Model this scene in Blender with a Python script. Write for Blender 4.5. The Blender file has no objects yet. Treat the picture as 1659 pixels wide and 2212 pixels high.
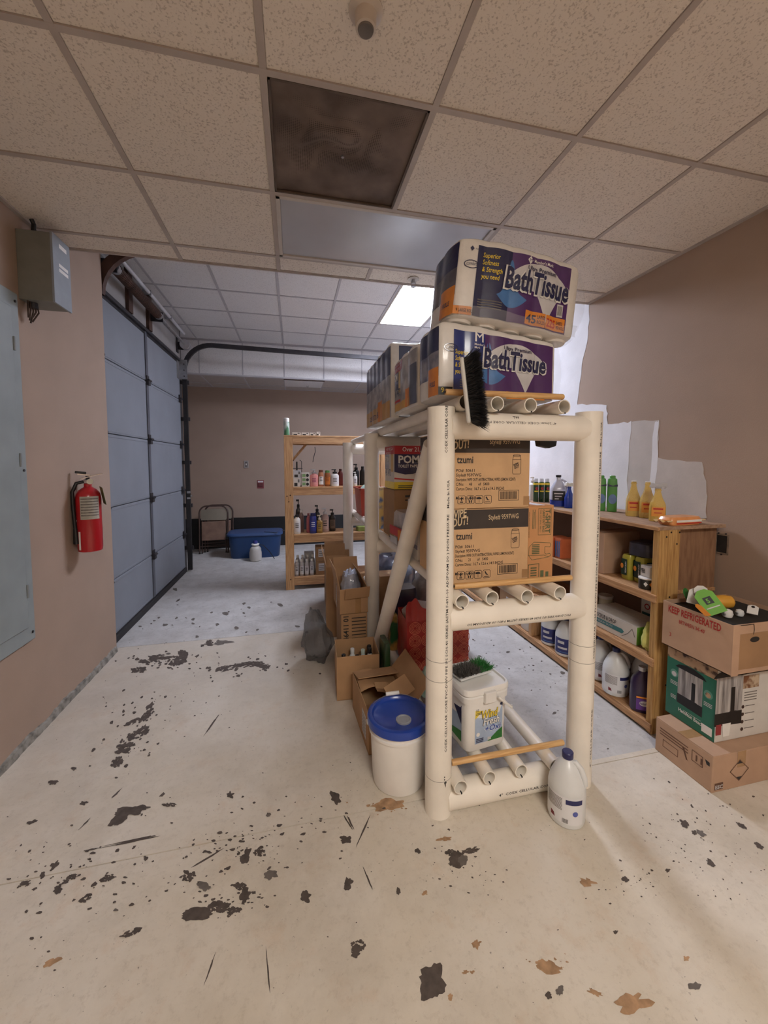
import bpy, math, random
from mathutils import Vector, Matrix, noise
R = math.radians
sc = bpy.context.scene
col = sc.collection
rnd = random.Random(7)

# ---------------------------------------------------------------- camera
F_PX, CX, CY, HZ, CH = 845.0, 829.5, 1050.0, 1000.0, 1.52
_th = math.atan((CY - HZ) / F_PX)
_ps = math.atan(194.5 * math.cos(_th) / F_PX)
FW = Vector((math.sin(_ps) * math.cos(_th), math.cos(_ps) * math.cos(_th), -math.sin(_th)))
RT = Vector((math.cos(_ps), -math.sin(_ps), 0))
UP = RT.cross(FW)
cd = bpy.data.cameras.new('camera')
cam = bpy.data.objects.new('camera', cd)
col.objects.link(cam)
m3 = Matrix((RT, UP, -FW)).transposed()
cam.matrix_world = Matrix.Translation((0, 0, CH)) @ m3.to_4x4()
cd.sensor_fit = 'VERTICAL'
cd.sensor_height = 36.0
cd.lens = F_PX / 2212 * 36.0
cd.shift_y = -(1106 - CY) / 2212
cd.clip_start = 0.02
sc.camera = cam

# ---------------------------------------------------------------- world, exposure
w = bpy.data.worlds.new('world')
sc.world = w
w.use_nodes = True
w.node_tree.nodes['Background'].inputs[0].default_value = (0.55, 0.5, 0.45, 1)
w.node_tree.nodes['Background'].inputs[1].default_value = 0.02
vs = sc.view_settings
vs.view_transform = 'Standard'
vs.look = 'None'
vs.gamma = 1.0
vs.use_curve_mapping = False
vs.exposure = 0.14
BAY_LIGHT = 52.0      # lit ceiling fixture over the bay
ROOM_LIGHT = 42.0     # added ceiling fixture, unseen behind the camera, to light the near room

# ---------------------------------------------------------------- measuring helpers: a picture point on a real plane
def ray(px, py):
    return FW + RT * ((px - CX) / F_PX) + UP * ((CY - py) / F_PX)
def at_z(px, py, z=0.0):
    d = ray(px, py); t = (z - CH) / d.z
    return Vector((d.x * t, d.y * t, z))
def at_y(px, py, y):
    d = ray(px, py); t = y / d.y
    return Vector((d.x * t, y, CH + d.z * t))
def at_x(px, py, x):
    d = ray(px, py); t = x / d.x
    return Vector((x, d.y * t, CH + d.z * t))

# ---------------------------------------------------------------- materials
def lin(c):
    out = []
    for v in c[:3]:
        v = v / 255.0
        out.append(v / 12.92 if v <= 0.04045 else ((v + 0.055) / 1.055) ** 2.4)
    return (out[0], out[1], out[2], 1.0)
MATS = {}
def nn(nt, t, **kw):
    n = nt.nodes.new(t)
    for k, v in kw.items():
        setattr(n, k, v)
    return n
def mat(name, rgb, rough=0.6, var=0.06, scale=14.0, bump=0.0, bscale=None, metal=0.0, coat=0.0, spec=0.5,
        rgb2=None, stretch=None, emit=None, trans=0.0, alpha=1.0, detail=4.0, cut=None):
    if name in MATS:
        return MATS[name]
    m = bpy.data.materials.new(name)
    m.use_nodes = True
    nt = m.node_tree
    b = nt.nodes['Principled BSDF']
    b.inputs['Roughness'].default_value = rough
    b.inputs['Metallic'].default_value = metal
    b.inputs['Coat Weight'].default_value = coat
    b.inputs['Coat Roughness'].default_value = 0.12
    b.inputs['Specular IOR Level'].default_value = spec
    if trans:
        b.inputs['Transmission Weight'].default_value = trans
    b.inputs['Alpha'].default_value = alpha
    c = lin(rgb)
    tc = nn(nt, 'ShaderNodeTexCoord')
    mp = nn(nt, 'ShaderNodeMapping')
    if stretch:
        mp.inputs['Scale'].default_value = stretch
    nt.links.new(tc.outputs['Object'], mp.inputs['Vector'])
    nz = nn(nt, 'ShaderNodeTexNoise')
    nz.inputs['Scale'].default_value = scale
    nz.inputs['Detail'].default_value = detail
    nt.links.new(mp.outputs['Vector'], nz.inputs['Vector'])
    rp = nn(nt, 'ShaderNodeValToRGB')
    lo, hi = cut if cut else (0.3, 0.7)
    rp.color_ramp.elements[0].position = lo
    rp.color_ramp.elements[1].position = hi
    if rgb2:
        c2 = lin(rgb2)
        rp.color_ramp.elements[0].color = c2
        rp.color_ramp.elements[1].color = c
    else:
        rp.color_ramp.elements[0].color = tuple(max(0, v * (1 - var * 2)) for v in c[:3]) + (1,)
        rp.color_ramp.elements[1].color = tuple(min(1, v * (1 + var)) for v in c[:3]) + (1,)
    nt.links.new(nz.outputs['Fac'], rp.inputs['Fac'])
    nt.links.new(rp.outputs['Color'], b.inputs['Base Color'])
    if bump:
        nb = nn(nt, 'ShaderNodeTexNoise')
        nb.inputs['Scale'].default_value = bscale or scale
        nb.inputs['Detail'].default_value = 3
        nt.links.new(mp.outputs['Vector'], nb.inputs['Vector'])
        bp = nn(nt, 'ShaderNodeBump')
        bp.inputs['Strength'].default_value = bump
        bp.inputs['Distance'].default_value = 0.004
        nt.links.new(nb.outputs['Fac'], bp.inputs['Height'])
        nt.links.new(bp.outputs['Normal'], b.inputs['Normal'])
    if emit:
        b.inputs['Emission Color'].default_value = lin(emit[0])
        b.inputs['Emission Strength'].default_value = emit[1]
    MATS[name] = m
    return m

TAN = mat('wall_paint_tan', (166, 143, 126), 0.75, 0.03, 3, 0.25, 260)
TAN_DIM = mat('wall_paint_tan_shaded', (158, 137, 122), 0.75, 0.03, 3, 0.25, 260)  # same tan paint, darkened to put the far corner's shade into the colour
PRIMER = mat('white_primer', (230, 229, 233), 0.8, 0.04, 5, 0.2, 60)
PRIMER2 = mat('thin_primer', (196, 188, 182), 0.8, 0.05, 6, 0.2, 60)
SPECK = mat('ceiling_tile', (226, 216, 204), 0.9, 0, 130, 0.35, 130, rgb2=(190, 178, 166), cut=(0.34, 0.46), detail=5)
SPECK2 = mat('ceiling_tile_bay', (216, 214, 214), 0.9, 0, 130, 0.35, 130, rgb2=(192, 190, 190), cut=(0.34, 0.46), detail=5)
GRID = mat('ceiling_grid_paint', (178, 167, 159), 0.6, 0.04)
CREAMPVC = mat('cream_pvc', (242, 235, 223), 0.42, 0.035, 8, coat=0.12)
PRINT = mat('black_print', (52, 48, 46), 0.7, 0.1, 60)
FAINT = mat('grey_print', (120, 114, 108), 0.7, 0.15, 60)
NAVY = mat('navy_print', (28, 34, 78), 0.35, 0.05, 20, 0.25, 34, coat=0.8)
PURPLE = mat('purple_print', (78, 42, 104), 0.35, 0.05, 20, 0.25, 34, coat=0.8)
SKYB = mat('light_blue_print', (72, 122, 182), 0.4, 0.08, 30, coat=0.4)
ORANGE = mat('orange_print', (226, 140, 52), 0.45, 0.06, 20, coat=0.4)
YELLOW = mat('yellow_print', (236, 208, 60), 0.45, 0.06, 20, coat=0.3)
REDP = mat('red_print', (190, 40, 38), 0.45, 0.06, 20, coat=0.3)
WHITEP = mat('white_print', (236, 234, 230), 0.5, 0.03, 20)
SILVERP = mat('pale_grey_print', (206, 204, 206), 0.45, 0.05, 20, coat=0.4)
GREENP = mat('green_print', (46, 120, 52), 0.5, 0.08, 20)
KRAFT = mat('kraft_cardboard', (204, 166, 124), 0.85, 0.05, 9, 0.08, 120)
KRAFTD = mat('brown_cardboard', (160, 124, 90), 0.85, 0.06, 9, 0.1, 100)
KRAFTP = mat('pinkish_cardboard', (186, 152, 126), 0.85, 0.05, 9, 0.1, 100)
TAPE = mat('packing_tape', (170, 132, 92), 0.25, 0.05, 20, coat=0.5)
PINE = mat('pine_lumber', (210, 168, 122), 0.65, 0, 6, 0.15, 20, rgb2=(180, 134, 90), stretch=(14, 14, 1.2), cut=(0.32, 0.62))
PINEH = mat('pine_lumber_board', (206, 164, 120), 0.65, 0, 6, 0.15, 20, rgb2=(174, 128, 88), stretch=(1.2, 14, 14), cut=(0.32, 0.62))
PINEY = mat('pine_lumber_rail', (196, 152, 108), 0.65, 0, 6, 0.15, 20, rgb2=(156, 112, 74), stretch=(14, 1.2, 14), cut=(0.32, 0.62))
OAKP = mat('yellow_pine_post', (196, 156, 98), 0.65, 0, 6, 0.15, 20, rgb2=(158, 116, 66), stretch=(16, 16, 1.2), cut=(0.32, 0.62))
PLY = mat('grey_plywood', (176, 146, 120), 0.75, 0, 5, 0.1, 20, rgb2=(140, 110, 88), stretch=(8, 1.5, 8), cut=(0.3, 0.65))
DOWEL = mat('dowel_wood', (224, 182, 124), 0.5, 0, 30, rgb2=(192, 142, 88), stretch=(3, 3, .25), cut=(0.3, 0.6))
STEEL = mat('galvanised_steel', (176, 178, 182), 0.35, 0.1, 20, metal=0.9)
CHROME = mat('chrome', (220, 220, 222), 0.15, 0.02, metal=1.0)
DARKST = mat('dark_steel', (58, 56, 60), 0.5, 0.15, 10, metal=0.4)
RUST = mat('rusty_brown_steel', (74, 50, 40), 0.6, 0.2, 12)
BLACKP = mat('black_plastic', (24, 24, 26), 0.4, 0.1, 20)
WHITEPL = mat('white_plastic', (232, 230, 226), 0.35, 0.02, 10, coat=0.1)
MILKY = mat('milky_plastic', (220, 222, 222), 0.35, 0.03, 10, coat=0.1)
GREYPNT = mat('grey_enamel', (128, 134, 138), 0.5, 0.05, 6)
GREYPNT2 = mat('grey_green_enamel', (142, 150, 150), 0.5, 0.05, 6)

def film_mat(name, tint, opaque=0.12, rough=0.12):
    if name in MATS:
        return MATS[name]
    m = bpy.data.materials.new(name); m.use_nodes = True
    nt = m.node_tree; nt.nodes.clear()
    out = nn(nt, 'ShaderNodeOutputMaterial')
    tr = nn(nt, 'ShaderNodeBsdfTransparent'); tr.inputs[0].default_value = (0.97, 0.97, 0.97, 1)
    pb = nn(nt, 'ShaderNodeBsdfPrincipled')
    pb.inputs['Base Color'].default_value = lin(tint)
    pb.inputs['Roughness'].default_value = rough
    nz = nn(nt, 'ShaderNodeTexNoise'); nz.inputs['Scale'].default_value = 26
    bp = nn(nt, 'ShaderNodeBump'); bp.inputs['Strength'].default_value = 0.6; bp.inputs['Distance'].default_value = 0.01
    nt.links.new(nz.outputs['Fac'], bp.inputs['Height']); nt.links.new(bp.outputs['Normal'], pb.inputs['Normal'])
    mx = nn(nt, 'ShaderNodeMixShader'); mx.inputs[0].default_value = opaque
    nt.links.new(tr.outputs[0], mx.inputs[1]); nt.links.new(pb.outputs[0], mx.inputs[2])
    nt.links.new(mx.outputs[0], out.inputs['Surface'])
    MATS[name] = m
    return m
FILM = film_mat('clear_film', (240, 240, 245), 0.16)
SMOKE = film_mat('smoky_bag_film', (96, 96, 98), 0.52, 0.14)
CLEARPL = film_mat('clear_plastic', (225, 225, 228), 0.5, 0.1)
AMBER = film_mat('yellow_liquid_plastic', (240, 206, 110), 0.7, 0.12)

# ---------------------------------------------------------------- mesh building
class MB:
    def __init__(s):
        s.v = []; s.f = []
    def add(s, vs, fs):
        o = len(s.v)
        s.v += [tuple(v) for v in vs]
        s.f += [tuple(i + o for i in f) for f in fs]
        return s
    def box(s, x0, x1, y0, y1, z0, z1):
        return s.add([(x0, y0, z0), (x1, y0, z0), (x1, y1, z0), (x0, y1, z0), (x0, y0, z1), (x1, y0, z1), (x1, y1, z1), (x0, y1, z1)],
                     [(0, 3, 2, 1), (4, 5, 6, 7), (0, 1, 5, 4), (1, 2, 6, 5), (2, 3, 7, 6), (3, 0, 4, 7)])
    def obox(s, c, size, rot=(0, 0, 0)):
        from mathutils import Euler
        e = Euler(rot).to_matrix(); c = Vector(c)
        hx, hy, hz = size[0] / 2, size[1] / 2, size[2] / 2
        p = [c + e @ Vector(q) for q in ((-hx, -hy, -hz), (hx, -hy, -hz), (hx, hy, -hz), (-hx, hy, -hz), (-hx, -hy, hz), (hx, -hy, hz), (hx, hy, hz), (-hx, hy, hz))]
        return s.add(p, [(0, 3, 2, 1), (4, 5, 6, 7), (0, 1, 5, 4), (1, 2, 6, 5), (2, 3, 7, 6), (3, 0, 4, 7)])
    def cyl(s, p0, p1, r0, r1=None, n=20, caps=True):
        r1 = r0 if r1 is None else r1
        p0 = Vector(p0); p1 = Vector(p1); d = (p1 - p0).normalized()
        a = d.orthogonal().normalized(); b = d.cross(a)
        vs = []
        for p, r in ((p0, r0), (p1, r1)):
            for i in range(n):
                t = 2 * math.pi * i / n
                vs.append(p + (a * math.cos(t) + b * math.sin(t)) * r)
        fs = [(i, (i + 1) % n, n + (i + 1) % n, n + i) for i in range(n)]
        if caps:
            fs += [tuple(range(n - 1, -1, -1)), tuple(range(n, 2 * n))]
        return s.add(vs, fs)
    def pipe(s, p0, p1, r, wall=0.004, n=24):
        p0 = Vector(p0); p1 = Vector(p1); d = (p1 - p0).normalized()
        a = d.orthogonal().normalized(); b = d.cross(a)
        vs = []
        for p, q in ((p0, r), (p1, r), (p1, r - wall), (p0, r - wall)):
            for i in range(n):
                t = 2 * math.pi * i / n
                vs.append(p + (a * math.cos(t) + b * math.sin(t)) * q)
        fs = []
        for k in range(4):
            k2 = (k + 1) % 4
            fs += [(k * n + i, k * n + (i + 1) % n, k2 * n + (i + 1) % n, k2 * n + i) for i in range(n)]
        return s.add(vs, fs)
    def tube(s, pts, r, n=8, caps=True):
        pts = [Vector(p) for p in pts]; vs = []; fs = []
        ref = None
        for i, p in enumerate(pts):
            d = (pts[min(i + 1, len(pts) - 1)] - pts[max(i - 1, 0)]).normalized()
            if ref is None:
                ref = d.orthogonal().normalized()
            a = (ref - d * ref.dot(d)).normalized(); ref = a
            b = d.cross(a)
            rr = r[i] if isinstance(r, (list, tuple)) else r
            for k in range(n):
                t = 2 * math.pi * k / n
                vs.append(p + (a * math.cos(t) + b * math.sin(t)) * rr)
        for i in range(len(pts) - 1):
            for k in range(n):
                fs.append((i * n + k, i * n + (k + 1) % n, (i + 1) * n + (k + 1) % n, (i + 1) * n + k))
        if caps:
            fs += [tuple(range(n - 1, -1, -1)), tuple(range((len(pts) - 1) * n, len(pts) * n))]
        return s.add(vs, fs)
    def lathe(s, prof, n=24, c=(0, 0, 0), sx=1.0, sy=1.0, pw=1.0, caps=True):
        vs = []; fs = []
        for r, z in prof:
            for i in range(n):
                t = 2 * math.pi * i / n
                cc, ss = math.cos(t), math.sin(t)
                if pw != 1.0:
                    cc = math.copysign(abs(cc) ** pw, cc); ss = math.copysign(abs(ss) ** pw, ss)
                vs.append((c[0] + r * cc * sx, c[1] + r * ss * sy, c[2] + z))
        for j in range(len(prof) - 1):
            for i in range(n):
                fs.append((j * n + i, j * n + (i + 1) % n, (j + 1) * n + (i + 1) % n, (j + 1) * n + i))
        if caps:
            fs += [tuple(range(n - 1, -1, -1)), tuple(range((len(prof) - 1) * n, len(prof) * n))]
        return s.add(vs, fs)
    def grid(s, fn, nu, nv):
        vs = [fn(i / nu, j / nv) for j in range(nv + 1) for i in range(nu + 1)]
        fs = [(j * (nu + 1) + i, j * (nu + 1) + i + 1, (j + 1) * (nu + 1) + i + 1, (j + 1) * (nu + 1) + i) for j in range(nv) for i in range(nu)]
        return s.add(vs, fs)
    def prism(s, poly, fr, h):
        n = len(poly)
        lo = [fr(x, y, 0) for x, y in poly]; hi = [fr(x, y, h) for x, y in poly]
        return s.add(lo + hi, [tuple(range(n - 1, -1, -1)), tuple(range(n, 2 * n))] + [(i, (i + 1) % n, n + (i + 1) % n, n + i) for i in range(n)])
    def build(s, name, m, parent=None, smooth=False, bevel=0.0, seg=2):
        me = bpy.data.meshes.new(name)
        me.from_pydata(s.v, [], s.f)
        me.materials.append(m)
        me.update()
        if smooth:
            me.polygons.foreach_set('use_smooth', [True] * len(me.polygons))
            me.set_sharp_from_angle(angle=R(38))
        o = bpy.data.objects.new(name, me)
        col.objects.link(o)
        if parent is not None:
            o.parent = parent
        if bevel:
            b = o.modifiers.new('bevel', 'BEVEL'); b.width = bevel; b.segments = seg; b.limit_method = 'ANGLE'; b.angle_limit = R(50)
        return o

def tag(o, label, cat, group=None):
    o['label'] = label; o['category'] = cat
    if group:
        o['group'] = group
    return o
def T(name, label, cat, loc=(0, 0, 0), rz=0.0, group=None, rx=0.0, ry=0.0):
    o = bpy.data.objects.new(name, None)
    o.empty_display_size = 0.05
    col.objects.link(o)
    o.location = loc; o.rotation_euler = (rx, ry, rz)
    return tag(o, label, cat, group)
def structure(o):
    o['kind'] = 'structure'
    return o
def linked(o, parent, loc=None, rot=None, name=None):
    c = o.copy(); col.objects.link(c); c.parent = parent
    if loc is not None: c.location = loc
    if rot is not None: c.rotation_euler = rot
    return c
def copy_tree(o, parent=None):
    c = o.copy(); col.objects.link(c); c.parent = parent
    for ch in list(o.children):
        copy_tree(ch, c)
    return c

# ---------------------------------------------------------------- faces for print: fr(x, y, h) -> local point
def face(o, u, v):
    o = Vector(o); u = Vector(u); v = Vector(v); n = u.cross(v)
    return lambda x, y, h=0.0: o + u * x + v * y + n * h
def front(y, x=0, z=0):      # a face that looks towards -Y
    return face((x, y, z), (1, 0, 0), (0, 0, 1))
def left(x, y=0, z=0):       # a face that looks towards -X
    return face((x, y, z), (0, -1, 0), (0, 0, 1))
def topf(z, x=0, y=0):
    return face((x, y, z), (1, 0, 0), (0, 1, 0))
def barrel(r, o=(0, 0, 0), axis=(0, 0, 1), e1=(0, -1, 0), e2=(1, 0, 0), k=1.0):
    # x runs round the cylinder (arc length), y along its axis
    o = Vector(o); ax = Vector(axis); e1 = Vector(e1); e2 = Vector(e2)
    return lambda x, y, h=0.0: o + ax * y + (e1 * math.cos(x / r) + e2 * math.sin(x / r)) * (r + h)
def turned(fr, x0, y0, deg):
    c, s_ = math.cos(R(deg)), math.sin(R(deg))
    return lambda x, y, h=0.0: fr(x0 + x * c - y * s_, y0 + x * s_ + y * c, h)

def text(body, fr, x, y, size, m, parent, name='lettering', align='LEFT', bold=0.0, shear=0.0, sx=1.0, h=0.0012, space=1.0, res=2, line=1.0, wd=None):
    cu = bpy.data.curves.new('t', 'FONT')
    cu.body = body; cu.size = size; cu.align_x = align; cu.align_y = 'BOTTOM_BASELINE' if False else 'TOP_BASELINE'
    cu.offset = bold * size; cu.shear = shear; cu.resolution_u = res; cu.space_character = space; cu.space_line = line
    ob = bpy.data.objects.new('t', cu)
    me = bpy.data.meshes.new_from_object(ob)
    if wd and len(me.vertices):
        xs = [v.co.x for v in me.vertices]; sx = wd / max(1e-6, max(xs) - min(xs))
    for v in me.vertices:
        v.co = fr(x + v.co.x * sx, y + v.co.y, h)
    bpy.data.objects.remove(ob); bpy.data.curves.remove(cu)
    me.materials.clear(); me.materials.append(m)
    me.name = name
    o = bpy.data.objects.new(name, me); col.objects.link(o)
    if parent is not None: o.parent = parent
    return o
def patch(fr, x0, x1, y0, y1, m, parent, name='print', h=0.0008, nu=1, nv=1):
    return MB().grid(lambda a, b: fr(x0 + (x1 - x0) * a, y0 + (y1 - y0) * b, h), nu, nv).build(name, m, parent, smooth=nu > 1 or nv > 1)
def bars(fr, rects, m, parent, name='print', h=0.0011, nu=1):
    b = MB()
    for x0, x1, y0, y1 in rects:
        b.grid(lambda a, c: fr(x0 + (x1 - x0) * a, y0 + (y1 - y0) * c, h), nu, 1)
    return b.build(name, m, parent)
def shape(fr, pts, m, parent, name='print', h=0.001):
    b = MB(); b.add([fr(x, y, h) for x, y in pts], [tuple(range(len(pts)))])
    return b.build(name, m, parent)
def blob(fr, top, bot, x0, x1, n, m, parent, name='print', h=0.001):
    b = MB(); vs = []; fs = []
    for i in range(n + 1):
        x = x0 + (x1 - x0) * i / n
        t = i / n
        vs += [fr(x, bot(t), h), fr(x, top(t), h)]
    for i in range(n):
        fs.append((2 * i, 2 * i + 2, 2 * i + 3, 2 * i + 1))
    b.add(vs, fs)
    return b.build(name, m, parent, smooth=True)
def outline(fr, pts, wd, m, parent, name='print', h=0.0011, closed=True):
    b = MB(); n = len(pts)
    for i in range(n if closed else n - 1):
        ax, ay = pts[i]; bx, by = pts[(i + 1) % n]
        L = math.hypot(bx - ax, by - ay) or 1e-6
        px_, py_ = -(by - ay) / L * wd / 2, (bx - ax) / L * wd / 2
        ex, ey = (bx - ax) / L * wd / 2, (by - ay) / L * wd / 2
        b.add([fr(ax - px_ - ex, ay - py_ - ey, h), fr(bx - px_ + ex, by - py_ + ey, h), fr(bx + px_ + ex, by + py_ + ey, h), fr(ax + px_ - ex, ay + py_ - ey, h)], [(0, 1, 2, 3)])
    return b.build(name, m, parent)
def disc_pts(cx, cy, rx, ry=None, n=20, a0=0, a1=360):
    ry = rx if ry is None else ry
    return [(cx + rx * math.cos(R(a0 + (a1 - a0) * i / n)), cy + ry * math.sin(R(a0 + (a1 - a0) * i / n))) for i in range(n)]

# ================================================================ THE ROOM
XL, XR, YB, YF, ZC, ZB = -1.42, 2.41, 7.4, -2.6, 2.84, 3.36
YE = 2.87          # edge of the low ceiling
# ---- floor
def floor_material():
    m = bpy.data.materials.new('worn_painted_concrete'); m.use_nodes = True
    nt = m.node_tree; b = nt.nodes['Principled BSDF']; L = nt.links.new
    tc = nn(nt, 'ShaderNodeTexCoord'); sp = nn(nt, 'ShaderNodeSeparateXYZ')
    L(tc.outputs['Object'], sp.inputs[0])
    def noise_n(scale, detail=5, rough=0.6):
        n = nn(nt, 'ShaderNodeTexNoise'); n.inputs['Scale'].default_value = scale; n.inputs['Detail'].default_value = detail
        n.inputs['Roughness'].default_value = rough
        L(tc.outputs['Object'], n.inputs['Vector']); return n
    def ramp(src, stops):
        r = nn(nt, 'ShaderNodeValToRGB'); L(src, r.inputs['Fac'])
        e = r.color_ramp.elements
        e[0].position, e[0].color = stops[0]; e[1].position, e[1].color = stops[-1]
        for p, c in stops[1:-1]:
            k = e.new(p); k.color = c
        return r
    def mx(fac, a, c, mode='MIX'):
        n = nn(nt, 'ShaderNodeMix', data_type='RGBA', blend_type=mode)
        for i, v in ((0, fac), (6, a), (7, c)):
            if hasattr(v, 'links'): L(v, n.inputs[i])
            else: n.inputs[i].default_value = v
        return n.outputs[2]
    def ma(op, a, c=0.0):
        n = nn(nt, 'ShaderNodeMath', operation=op)
        for i, v in ((0, a), (1, c)):
            if hasattr(v, 'links'): L(v, n.inputs[i])
            else: n.inputs[i].default_value = v
        return n.outputs[0]
    K = (0, 0, 0, 1); W = (1, 1, 1, 1)
    cream = ramp(noise_n(2.2).outputs['Fac'], [(0.3, lin((212, 201, 183))), (0.7, lin((222, 214, 202)))])
    stain = ramp(noise_n(5.5, 6, 0.7).outputs['Fac'], [(0.56, K), (0.75, W)])
    base = mx(ma('MULTIPLY', stain.outputs['Color'], 0.28), cream.outputs['Color'], lin((196, 150, 104)))
    grey = ramp(noise_n(5, 6).outputs['Fac'], [(0.32, lin((182, 179, 176))), (0.68, lin((204, 202, 200)))])
    smud = ramp(noise_n(11, 6, 0.75).outputs['Fac'], [(0.55, K), (0.72, W)])
    greyc = mx(ma('MULTIPLY', smud.outputs['Color'], 0.45), grey.outputs['Color'], lin((116, 110, 106)))
    wob = ma('MULTIPLY', ma('SUBTRACT', noise_n(3).outputs['Fac'], 0.5), 0.25)
    far = ma('GREATER_THAN', sp.outputs['Y'], 3.55)
    rx = ma('GREATER_THAN', ma('ADD', sp.outputs['X'], wob), 0.75)
    ry = ma('GREATER_THAN', sp.outputs['Y'], 1.63)
    zone = ma('MAXIMUM', far, ma('MULTIPLY', rx, ry))
    grime = ramp(noise_n(1.3, 8, 0.72).outputs['Fac'], [(0.45, K), (0.72, W)])
    base = mx(ma('MULTIPLY', grime.outputs['Color'], 0.4), base, lin((150, 138, 122)))
    fine = ramp(noise_n(34, 6, 0.8).outputs['Fac'], [(0.52, K), (0.72, W)])
    base = mx(ma('MULTIPLY', fine.outputs['Color'], 0.3), base, lin((150, 134, 114)))
    midw = ramp(ma('DIVIDE', sp.outputs['Y'], 4.0), [(0.45, K), (0.7, W)])
    base = mx(ma('MULTIPLY', midw.outputs['Color'], 0.35), base, lin((176, 168, 158)))
    greyc = mx(ma('MULTIPLY', fine.outputs['Color'], 0.35), greyc, lin((110, 106, 102)))
    colr = mx(zone, base, greyc)
    sp1 = ramp(noise_n(62, 3, 0.6).outputs['Fac'], [(0.27, W), (0.33, K)])
    sp2 = ramp(noise_n(3.1, 3).outputs['Fac'], [(0.42, K), (0.6, W)])
    chips = ma('MULTIPLY', sp1.outputs['Color'], sp2.outputs['Color'])
    colr = mx(ma('MULTIPLY', chips, 0.75), colr, lin((92, 80, 72)))
    L(colr, b.inputs['Base Color'])
    rr = ramp(noise_n(9).outputs['Fac'], [(0.3, (0.5, 0.5, 0.5, 1)), (0.7, (0.72, 0.72, 0.72, 1))])
    L(rr.outputs['Color'], b.inputs['Roughness'])
    bp = nn(nt, 'ShaderNodeBump'); bp.inputs['Strength'].default_value = 0.12; bp.inputs['Distance'].default_value = 0.003
    L(noise_n(70, 4).outputs['Fac'], bp.inputs['Height']); L(bp.outputs['Normal'], b.inputs['Normal'])
    return m
fb = MB().box(-2.1, 2.6, YF - .1, YB + .1, -0.12, -0.006)
for y0, y1 in ((YF - .1, 1.598), (1.603, 3.548), (3.552, YB + .1)):
    fb.box(-2.1, 2.6, y0, y1, -0.006, 0.0)
floor = structure(fb.build('floor', floor_material()))
CHIP = mat('bare_dark_concrete', (88, 78, 72), 0.8, 0.15, 40)
CHIPG = mat('bare_grey_concrete', (110, 102, 96), 0.8, 0.12, 30)
STAIN = mat('rust_stain', (176, 140, 106), 0.8, 0.2, 30)
def ragged(mb, px, py, rx, ry, ang=0, n=22, rough=0.45, z=0.0007):
    sd = rnd.uniform(0, 99); c = []; z = z + rnd.random() * .0009
    ca, sa = math.cos(R(ang)), math.sin(R(ang))
    for i in range(n):
        t = 2 * math.pi * i / n
        q = 1 + rough * (noise.noise(Vector((math.cos(t) * 1.7 + sd, math.sin(t) * 1.7, sd)))) * 1.3 + rnd.uniform(-.12, .12)
        x, y = rx * q * math.cos(t), ry * q * math.sin(t)
        c.append(at_z(px + x * ca - y * sa, py + x * sa + y * ca, z))
    mb.add(c[::-1], [tuple(range(n))])
ch = MB()
SOLID = {(933, 2122, 30, 38, 10), (425, 1975, 34, 13, -6), (258, 1768, 26, 10, -35), (285, 1750, 36, 10, -8), (985, 1858, 16, 17, 30)}
for a in [(933, 2122, 30, 38, 10), (425, 1975, 34, 13, -6), (470, 1962, 26, 12, -12), (500, 1968, 18, 8, -10), (258, 1768, 26, 10, -35), (285, 1750, 36, 10, -8), (532, 1850, 10, 18, 20), (560, 1842, 14, 7, 10),
          (408, 1892, 14, 11, -15), (530, 1935, 9, 20, 20), (518, 1915, 14, 7, 0), (985, 1858, 16, 17, 30), (1008, 1838, 22, 5, -8), (975, 1842, 14, 6, 0), (748, 1813, 13, 8, -10), (658, 1937, 12, 11, -20), (752, 1908, 9, 14, 20),
          (772, 2043, 15, 12, 0), (768, 2060, 9, 8, 0), (283, 2015, 22, 6, -25), (725, 1722, 9, 14, -30), (365, 1738, 15, 4, 0), (185, 1940, 14, 6, -30), (232, 1896, 17, 6, -20), (125, 1920, 12, 8, -40), (150, 1898, 18, 5, -30),
          (55, 1908, 14, 5, -20), (92, 1890, 8, 5, -60), (180, 1735, 9, 4, -20), (70, 1775, 12, 4, -20), (118, 1868, 12, 6, -45), (498, 1717, 7, 6, 0), (380, 1427, 18, 9, -10), (345, 1420, 26, 5, -8), (310, 1428, 12, 4, 5), (395, 1415, 10, 12, 0),
          (300, 1447, 16, 5, -5), (270, 1615, 24, 9, -20), (300, 1585, 26, 9, -25), (318, 1545, 18, 6, -40), (285, 1560, 16, 4, -30), (255, 1645, 14, 8, -30), (325, 1525, 9, 5, -45), (540, 1435, 34, 6, -5), (490, 1443, 22, 5, -12), (575, 1440, 10, 5, 0), (450, 1390, 16, 5, -10),
          (1478, 1778, 10, 6, 40), (1500, 1798, 6, 4, 30), (1600, 1783, 12, 4, 30), (1442, 1880, 5, 4, 0), (1535, 1865, 12, 5, 40), (1640, 1828, 10, 5, 30), (1352, 1900, 7, 5, 20), (1330, 2013, 5, 4, 0), (903, 1838, 6, 6, 0), (115, 1690, 10, 5, -10), (160, 1660, 6, 4, -10), (1185, 2150, 6, 8, -30), (860, 1925, 4, 7, 0)]:
    if a[2] > 13 and a not in SOLID:
        for _ in range(26):
            r_ = rnd.random() ** .5; g_ = rnd.uniform(0, 6.283); ca_, sa_ = math.cos(R(a[4])), math.sin(R(a[4])); ex_, ey_ = a[2] * r_ * math.cos(g_), a[3] * r_ * math.sin(g_)
            k_ = rnd.uniform(.10, .36)
            ragged(ch, a[0] + ex_ * ca_ - ey_ * sa_, a[1] + ex_ * sa_ + ey_ * ca_, a[2] * k_, a[3] * k_ * 1.3, a[4] + rnd.uniform(-20, 20), 14, 0.7)
    else: ragged(ch, *a, n=34, rough=.32 if a in SOLID else .5)
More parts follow.
